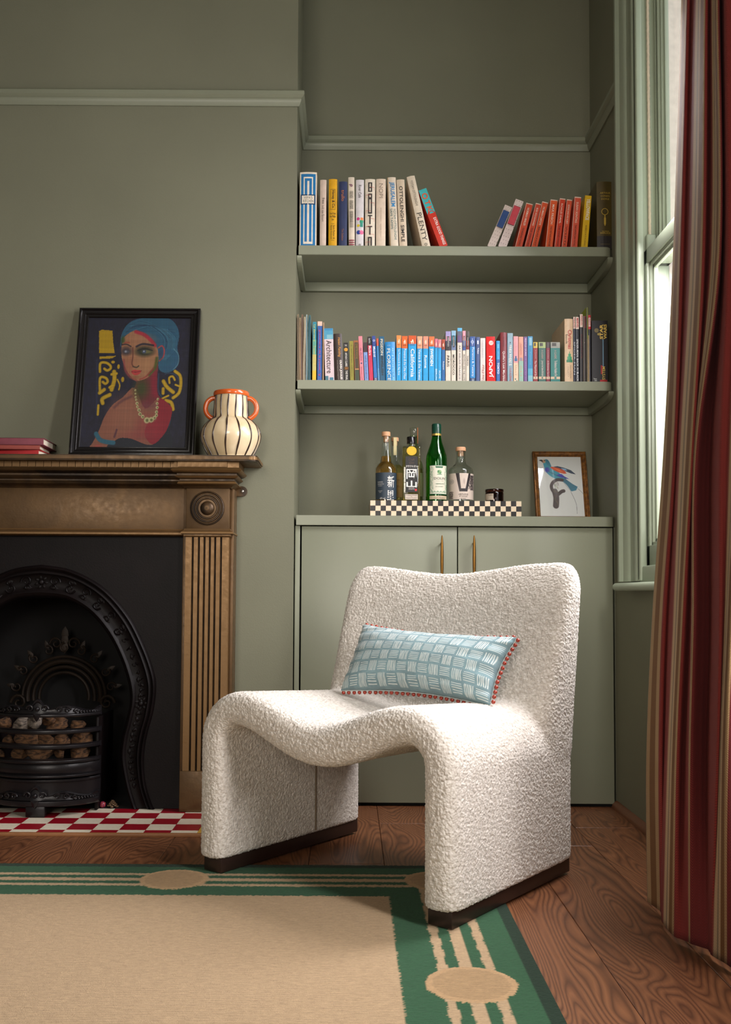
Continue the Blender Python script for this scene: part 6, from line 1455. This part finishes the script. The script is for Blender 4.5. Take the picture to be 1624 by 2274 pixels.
# A: whisky, leftmost
YA_ = 3.405
b, m, zf = bottle('whisky_bottle', 'amber whisky bottle with a dark blue label and a cork stopper', 857, YA_, [(25, 1112), (25, 1046), (24, 1040), (19, 1032), (13.5, 1027), (12, 1014), (10, 1002), (9, 985), (9.6, 978), (9.6, 970), (8.8, 968)], CLEAR, M_AMB, 1014)
lathe('stopper', [(0, zf(983)), (6, zf(982)), (6, zf(970)), (9.8, zf(969)), (9.8, zf(960.5)), (9, zf(959.5)), (0, zf(959.5))][0:0] + [(0, zf(983)), (6 * m, zf(982)), (6 * m, zf(970)), (9.8 * m, zf(969)), (9.8 * m, zf(960.5)), (9 * m, zf(959.5)), (0, zf(959.5))], M_CORK, b, seg=24)
R = 25 * m; label_band(b, R, zf(1112) + .002, zf(1052), -1.15, 1.2, (46, 60, 72))
ltext(b, '新', R, 11 * m, zf(1072), 17 * m, 26 * m, (220, 216, 208), bold=.008); ltext(b, '里', R, 10 * m, zf(1102), 17 * m, 22 * m, (220, 216, 208), bold=.008)
ltext(b, 'BLENDED', R, -14 * m, zf(1073), 13 * m, 3 * m, (200, 200, 196)); ltext(b, 'SHINZATO', R, -13 * m, zf(1077.5), 15 * m, 3 * m, (200, 200, 196)); ltext(b, 'WHISKY', R, -14 * m, zf(1081.5), 11 * m, 2.4 * m, (180, 180, 176)); ltext(b, 'THE NEW\nOLD', R, -14 * m, zf(1094), 11 * m, 5 * m, (180, 180, 176)); ltext(b, '43% vol.', R, -8 * m, zf(1109), 13 * m, 5 * m, (214, 210, 200))
# B behind A
b, m, zf = bottle('spirit_bottle', 'clear bottle with a cork and a paper strip over its neck, behind the whisky bottle', 877, 3.478, [(21, 1112), (21, 1050), (19, 1040), (12, 1030), (8.5, 1022), (8, 990), (8.6, 984), (8.6, 980)], CLEAR, M_GOL, 1034)
lathe('stopper', [(0, zf(990)), (6 * m, zf(990)), (6 * m, zf(981)), (8.4 * m, zf(980.5)), (8.4 * m, zf(973)), (7.6 * m, zf(972)), (0, zf(972))], M_CORK, b, seg=24)
boxes('tax_strip', [(-3.5 * m, 3.5 * m, -9.4 * m, -9.1 * m, zf(1012), zf(973))], flat((214, 200, 150), .6), b)
label_band(b, 21 * m, zf(1106), zf(1052), -.9, 1.2, (176, 150, 104)); ltext(b, 'FIL. MAC', 21 * m, 4 * m, zf(1068), 16 * m, 3 * m, (90, 76, 50)); ltext(b, '70CL', 21 * m, 6 * m, zf(1082), 10 * m, 4 * m, (90, 76, 50))
# C: square gin bottle
YC_ = 3.395; m = YC_ / FPX; c = at(913, 1112, YC_); b = thing('gin_bottle', 'square bottle of golden craft gin with a black Japanese label and black cap', 'bottle', (c.x, YC_, ZT_))
zf = lambda y: at(913, y, YC_).z - ZT_
hw = 19.5 * m
def sq(name, h0, h1, z0, z1, mat, bev): return boxes(name, [(-h0, h0, -h0, h0, z0, z1)], mat, b, False, bev, 3)
sq('glass', hw, hw, .0003, zf(993), CLEAR, .004); sq('liquid', hw - .0028, 0, .008, zf(996), M_GOL, .003)
lathe('neck', [(10 * m, zf(993.5)), (9 * m, zf(990)), (9 * m, zf(985))], CLEAR, b, seg=24)
lathe('cap', [(0, zf(986)), (9.8 * m, zf(986)), (9.8 * m, zf(971.5)), (9 * m, zf(970.5)), (0, zf(970.5))], flat((18, 16, 17), .25), b, seg=28)
def sqt(s, x, y, w, h, col, **k): text_on('lettering', s, (x * m, -hw - .0012, zf(y)), (1, 0, 0), (0, 0, 1), w * m, h * m, col, b, **k)
boxes('black_label', [(-13.5 * m, 13.5 * m, -hw - .0006, -hw - .0002, zf(1095), zf(1016))], flat((16, 14, 15), .4), b)
boxes('paper_label', [(-14 * m, 14 * m, -hw - .0006, -hw - .0002, zf(1111), zf(1099.5))], flat((206, 192, 176), .5), b)
V = [(11 * m * cos(a), -hw - .0006, zf(1004) + 10 * m * sin(a)) for a in np.linspace(0, 2 * pi, 25)[:-1]]; mesh('gold_seal', V, [tuple(range(24))], flat((214, 168, 40), .35, .3), b)
sqt('Craft', 0, 1023, 13, 5, (84, 60, 44), shear=.3); sqt('Gin', 0, 1030, 11, 5, (84, 60, 44), shear=.3); sqt('クラフトジン', 0, 1038, 25, 5, (226, 220, 212), bold=.02)
sqt('岡', 0, 1055, 23, 22, (232, 228, 220), bold=.012); sqt('山', 0, 1077, 23, 15, (232, 228, 220), bold=.02); sqt('OKAYAMA', 0, 1085.5, 13, 2.6, (200, 190, 186)); sqt('DISTILLED GIN', 0, 1088.5, 13, 2.4, (200, 190, 186)); sqt('Produced & Bottled\nby\nOkayama Distillery', 0, 1105, 25, 9, (96, 80, 70))
V = [(9.5 * m + 2.8 * m * cos(a), -hw - .0008, zf(1090) + 2.8 * m * sin(a)) for a in np.linspace(0, 2 * pi, 9)[:-1]]; mesh('red_seal', V, [tuple(range(8))], flat((190, 30, 40), .4), b)
# D behind C: tall clear neck with orange tag
b, m, zf = bottle('spirit_bottle', 'clear bottle with an orange tag behind the square gin bottle', 919, 3.468, [(22, 1112), (22, 1040), (19, 1028), (11, 1016), (9, 1008), (9, 972), (9.4, 968)], bottle_glass('pale_green_glass', (206, 222, 186)), M_GOL, 1042)
lathe('stopper', [(0, zf(972)), (7.5 * m, zf(971)), (9.2 * m, zf(960)), (9.2 * m, zf(952)), (8 * m, zf(950)), (0, zf(950))], CLEAR, b, seg=24)
boxes('orange_tag', [(7.6 * m, 8.6 * m, -9.6 * m, -5 * m, zf(986), zf(951))], flat((206, 104, 34), .5), b)
label_band(b, 22 * m, zf(1104), zf(1052), .3, 1.3, (200, 206, 150))
# E: green vermouth
YE_ = 3.402; 
b, m, zf = bottle('vermouth_bottle', 'tall green bottle with a cream oval bordered label and green cap', 969.5, YE_, [(23.5, 1112), (23.5, 1022), (22.5, 1012), (18, 998), (13, 984), (10.5, 972), (10, 962), (10, 945)], bottle_glass('green_glass', (60, 196, 90)), liq('green_vermouth', (190, 230, 160), .95), 1012)
lathe('cap', [(10.6 * m, zf(967)), (10.6 * m, zf(944)), (9.6 * m, zf(942)), (0, zf(942))], flat((16, 62, 46), .3), b, seg=28)
lathe('gold_ring', [(10.9 * m, zf(968.5)), (10.9 * m, zf(964))], flat((196, 164, 84), .35, .6), b, seg=28); lathe('gold_ring', [(10.9 * m, zf(951.3)), (10.9 * m, zf(950.5))], flat((30, 80, 60), .35, .3), b, seg=28)
R = 23.5 * m; art = Canvas(150, 180, (218, 214, 194)); GRN = (60, 120, 84)
for x0, y0, x1, y1, w_ in ((0, 0, 1, 0, .05), (0, 1, 1, 1, .05), (0, 0, 0, 1, .05), (1, 0, 1, 1, .05)): art.stroke([(x0, y0), (x1, y1)], w_, (40, 90, 62), 1, .2)
for i in range(60):
    t_ = i / 60; x = .10 + .07 * sin(i * 1.3) ; y = .06 + .88 * t_
    for X_ in (x, 1 - x): art.stroke([(X_, y), (X_ + .05 * cos(i), y + .03 * sin(i * 2)), (X_ + .02, y + .04)], .012, GRN, .8, .4)
for i in range(30):
    x = .14 + .72 * i / 29; art.stroke([(x, .93), (x + .02, .90 + .02 * sin(i)), (x + .03, .94)], .012, GRN, .7, .4)
art.poly([(.30, .04), (.72, .04), (.68, .10), (.34, .10)], (40, 100, 66)); art.ell((.52, .24), .11, .09, (130, 166, 110), .9); art.ell((.46, .22), .05, .05, (60, 120, 70), .8); art.ell((.56, .27), .05, .04, (70, 130, 80), .8); art.stroke([(.40, .32), (.64, .32)], .02, (60, 110, 80))
label_band(b, R, zf(1100), zf(1035.5), -.78, 1.12, None, art=art)
label_band(b, R, zf(1112) + .002, zf(1103), -.78, 1.12, (196, 180, 150))
ltext(b, 'DOLIN', R, 6 * m, zf(1065), 27 * m, 5.2 * m, (60, 52, 46)); ltext(b, 'VERMOUTH', R, 6 * m, zf(1077), 20 * m, 3.2 * m, (50, 100, 66)); ltext(b, 'DE CHAMBERY', R, 5 * m, zf(1083), 18 * m, 2 * m, (90, 110, 90)); ltext(b, 'Depuis 1821', R, 6 * m, zf(1071), 18 * m, 2.2 * m, (150, 140, 120)); ltext(b, 'Dolin Chambery', R, 6 * m, zf(1108), 26 * m, 3.6 * m, (90, 74, 60), shear=.3)
# F: V bottle
YF_ = 3.413
b, m, zf = bottle('gin_bottle', 'stout clear gin bottle with a big black V on a cream label and wooden stopper', 1023.5, YF_, [(28, 1112), (28, 1048), (26.5, 1042), (20, 1037), (12.5, 1031), (10.5, 1024), (10, 1008), (10.8, 1004), (10.8, 1001)], CLEAR)
lathe('stopper', [(0, zf(1014)), (7 * m, zf(1013)), (7 * m, zf(1003)), (11.5 * m, zf(1002)), (11.5 * m, zf(995)), (10.5 * m, zf(993.5)), (0, zf(993.5))], M_CORK, b, seg=28)
R = 28 * m; art = Canvas(170, 160, (206, 190, 176))
for i in range(400):
    x = .80 + .12 * rng.randn() * .6 + .05; y = .08 + .55 * rng.rand() ** 1.3
    if x > .70: art.ell((x, y), .008 + .016 * rng.rand(), .008 + .012 * rng.rand(), (50, 42, 42), .55, .5)
for i in range(300): art.ell((.06 + .16 * rng.rand(), .70 + .28 * rng.rand()), .006 + .014 * rng.rand(), .008, (70, 62, 60), .4, .5)
art.ell((.17, .32), .085, .085, (150, 140, 132), .9, .1); art.ell((.17, .32), .065, .065, (200, 186, 172), .9, .1); art.ell((.17, .32), .045, .045, (160, 150, 142), .9, .1)
BK = (38, 30, 32)
art.poly([(.31, 0), (.42, 0), (.47, .60), (.44, .70), (.42, .70)], BK); art.poly([(.70, 0), (.78, 0), (.66, .70), (.60, .70), (.60, .58)], BK); art.poly([(.42, .58), (.62, .58), (.66, .70), (.42, .70)], BK); art.ell((.56, .30), .03, .10, (170, 150, 140), .7, .4)
label_band(b, R, zf(1112) + .001, zf(1054), -1.35, 1.35, None, art=art)
ltext(b, 'VIRTUOUS', R, 3 * m, zf(1100.5), 22 * m, 4.2 * m, (56, 46, 46)); ltext(b, 'BY NATURE', R, 3 * m, zf(1105), 18 * m, 2.6 * m, (90, 78, 74)); ltext(b, 'BLOND', R, 3 * m, zf(1110), 11 * m, 2.6 * m, (90, 78, 74))
# G: brown candle jar
YG_ = 3.405; m = YG_ / FPX; c = at(1098.5, 1112, YG_); b = thing('candle_jar', 'short brown glass candle jar with a cream label on the checked tray', 'jar', (c.x, YG_, ZT_)); zf = lambda y: at(1098, y, YG_).z - ZT_
lathe('jar', [(0, .0003), (19.5 * m, .0003), (20.5 * m, .003), (20.5 * m, zf(1096)), (19.6 * m, zf(1094)), (20.8 * m, zf(1092)), (20.8 * m, zf(1089)), (20, zf(1087.5))][:7] + [(20.2 * m, zf(1087.3)), (18.6 * m, zf(1087.3)), (18.4 * m, .006), (0, .006)], bottle_glass('brown_glass', (104, 44, 22)), b, seg=40)
lathe('wax', [(0, .0062), (18.2 * m, .0062), (18.2 * m, zf(1098)), (0, zf(1098))], flat((96, 56, 34), .6), b, seg=32)
label_band(b, 20.5 * m, zf(1112), zf(1098), -1.4, -.25, (190, 176, 156)); ltext(b, 'Paraffine', 20.5 * m, -12 * m, zf(1101), 11 * m, 2.4 * m, (90, 76, 66))

# ------------------------------------------------------------ bird print in its gilt frame
t = NT('worn_gilt_wood'); v = t.coord('Object'); t.link(t.ramp(t.noise(v, 70, 5, .65), [(.3, rgba((70, 42, 18))), (.55, rgba((130, 84, 34))), (.8, rgba((168, 118, 52)))]), t.b.inputs['Base Color']); t.b.inputs['Metallic'].default_value = .35; t.b.inputs['Roughness'].default_value = .45; t.bump(t.noise(v, 260, 3), .6, .0015)
prof = [(0, .016), (0, .002), (.002, -.001), (.005, -.0015), (.007, .002), (.011, .004), (.0135, .003), (.016, .006), (.018, .009), (.018, .012), (.003, .016)]
fb, w, H = leaning_frame('framed_bird_print', 'bird print in a worn gilt frame leaning in the corner of the cupboard top', None, 'picture', (1184, 1005), (1303, 1005), (1191, 1146), (1311, 1147), YB - .022, 3.545, ZW, .018, .018, t.m, prof)
fb.rotation_euler = (fb.rotation_euler.x, -.0, -.0)
# beading along the frame
cv = Canvas(160, 220, (204, 206, 200))
def cmap(p):
    v = (p[1] - 245) / 880; return ((p[0] - (236 + 42 * v)) / ((888 + 57 * v) - (236 + 42 * v)), v * .93)
cv.map = cmap; k = 1 / 655
TQ = (40, 140, 160)
cv.stroke([(735, 800), (790, 920), (820, 1020), (826, 1140)], 5 * k, (60, 60, 60), .9, .4); cv.stroke([(835, 750), (890, 800), (935, 860)], 4 * k, (60, 60, 60), .9, .4)
cv.poly([(480, 410), (540, 400), (640, 425), (740, 465), (812, 530), (740, 515), (660, 480), (560, 440)], (24, 48, 70)); cv.poly([(590, 430), (660, 440), (690, 470), (640, 470)], (130, 170, 200))
cv.poly(spline([(330, 345), (345, 300), (400, 300), (440, 370), (455, 420), (540, 480), (600, 540), (640, 560), (600, 620), (520, 605), (440, 560), (370, 490), (345, 420)], 4, True), TQ)
cv.poly(spline([(365, 300), (400, 300), (440, 370), (450, 410), (400, 390), (372, 340)], 3, True), (50, 120, 140))
cv.poly([(265, 308), (300, 297), (345, 310), (360, 330), (330, 350), (300, 325)], (40, 40, 40)); cv.ell((345, 325), 22 * k, 28 * k, (206, 150, 110), .9, .4); cv.ell((352, 312), 8 * k, 8 * k, (20, 20, 20))
cv.ell((390, 460), 32 * k, 34 * k, (40, 30, 150), .95, .4); cv.poly([(430, 420), (460, 408), (560, 430), (640, 465), (678, 515), (640, 522), (560, 500), (480, 460)], (200, 74, 24)); cv.poly([(470, 420), (560, 450), (630, 500), (560, 480)], (224, 110, 40))
cv.poly([(540, 545), (600, 525), (640, 560), (718, 605), (620, 590)], (40, 40, 150)); cv.ell((575, 545), 40 * k, 18 * k, (50, 50, 170), .9, .4)
for i in range(24): cv.stroke([(400 + 7 * i, 480 + 3.5 * i), (430 + 7 * i, 500 + 3.5 * i)], 6 * k, (24, 84, 104), .6, .5)
cv.poly([(570, 585), (640, 580), (730, 660), (838, 725), (815, 780), (745, 798), (680, 700), (620, 640)], (50, 120, 140))
for i in range(7): cv.stroke([(600 + 8 * i, 620 - 4 * i), (735 + 15 * i, 790 - 10 * i)], 4 * k, (20, 44, 60), .8, .4)
BR_ = (52, 34, 26)
cv.stroke([(610, 620), (540, 615), (480, 650), (450, 710), (465, 780), (510, 830)], 46 * k, BR_, 1, .15); cv.stroke([(500, 800), (520, 900), (515, 1020)], 84 * k, BR_, 1, .1); cv.stroke([(540, 850), (600, 800), (630, 790)], 50 * k, BR_, 1, .15)
for i in range(50): a_ = rng.rand(2); cv.stroke([(480 + 70 * a_[0], 640 + 360 * a_[1]), (490 + 70 * a_[0], 670 + 360 * a_[1])], 7 * k, [(110, 76, 54), (26, 18, 16), (96, 104, 44)][i % 3], .5, .5)
cv.poly([(380, 520), (470, 590), (520, 610), (440, 575)], (150, 210, 220), .7)
cv.panel('print', lambda u, v: np.stack([-w / 2 + .016 + u * (w - .032), np.full_like(u, .0105), .016 + (1 - v) * (H - .032)], -1), M_PRINT, fb)
tt = NT('picture_glass'); M_PG = pane_glass(tt); boxes('glazing', [(-w / 2 + .012, w / 2 - .012, .0085, .0092, .012, H - .012)], M_PG, fb)
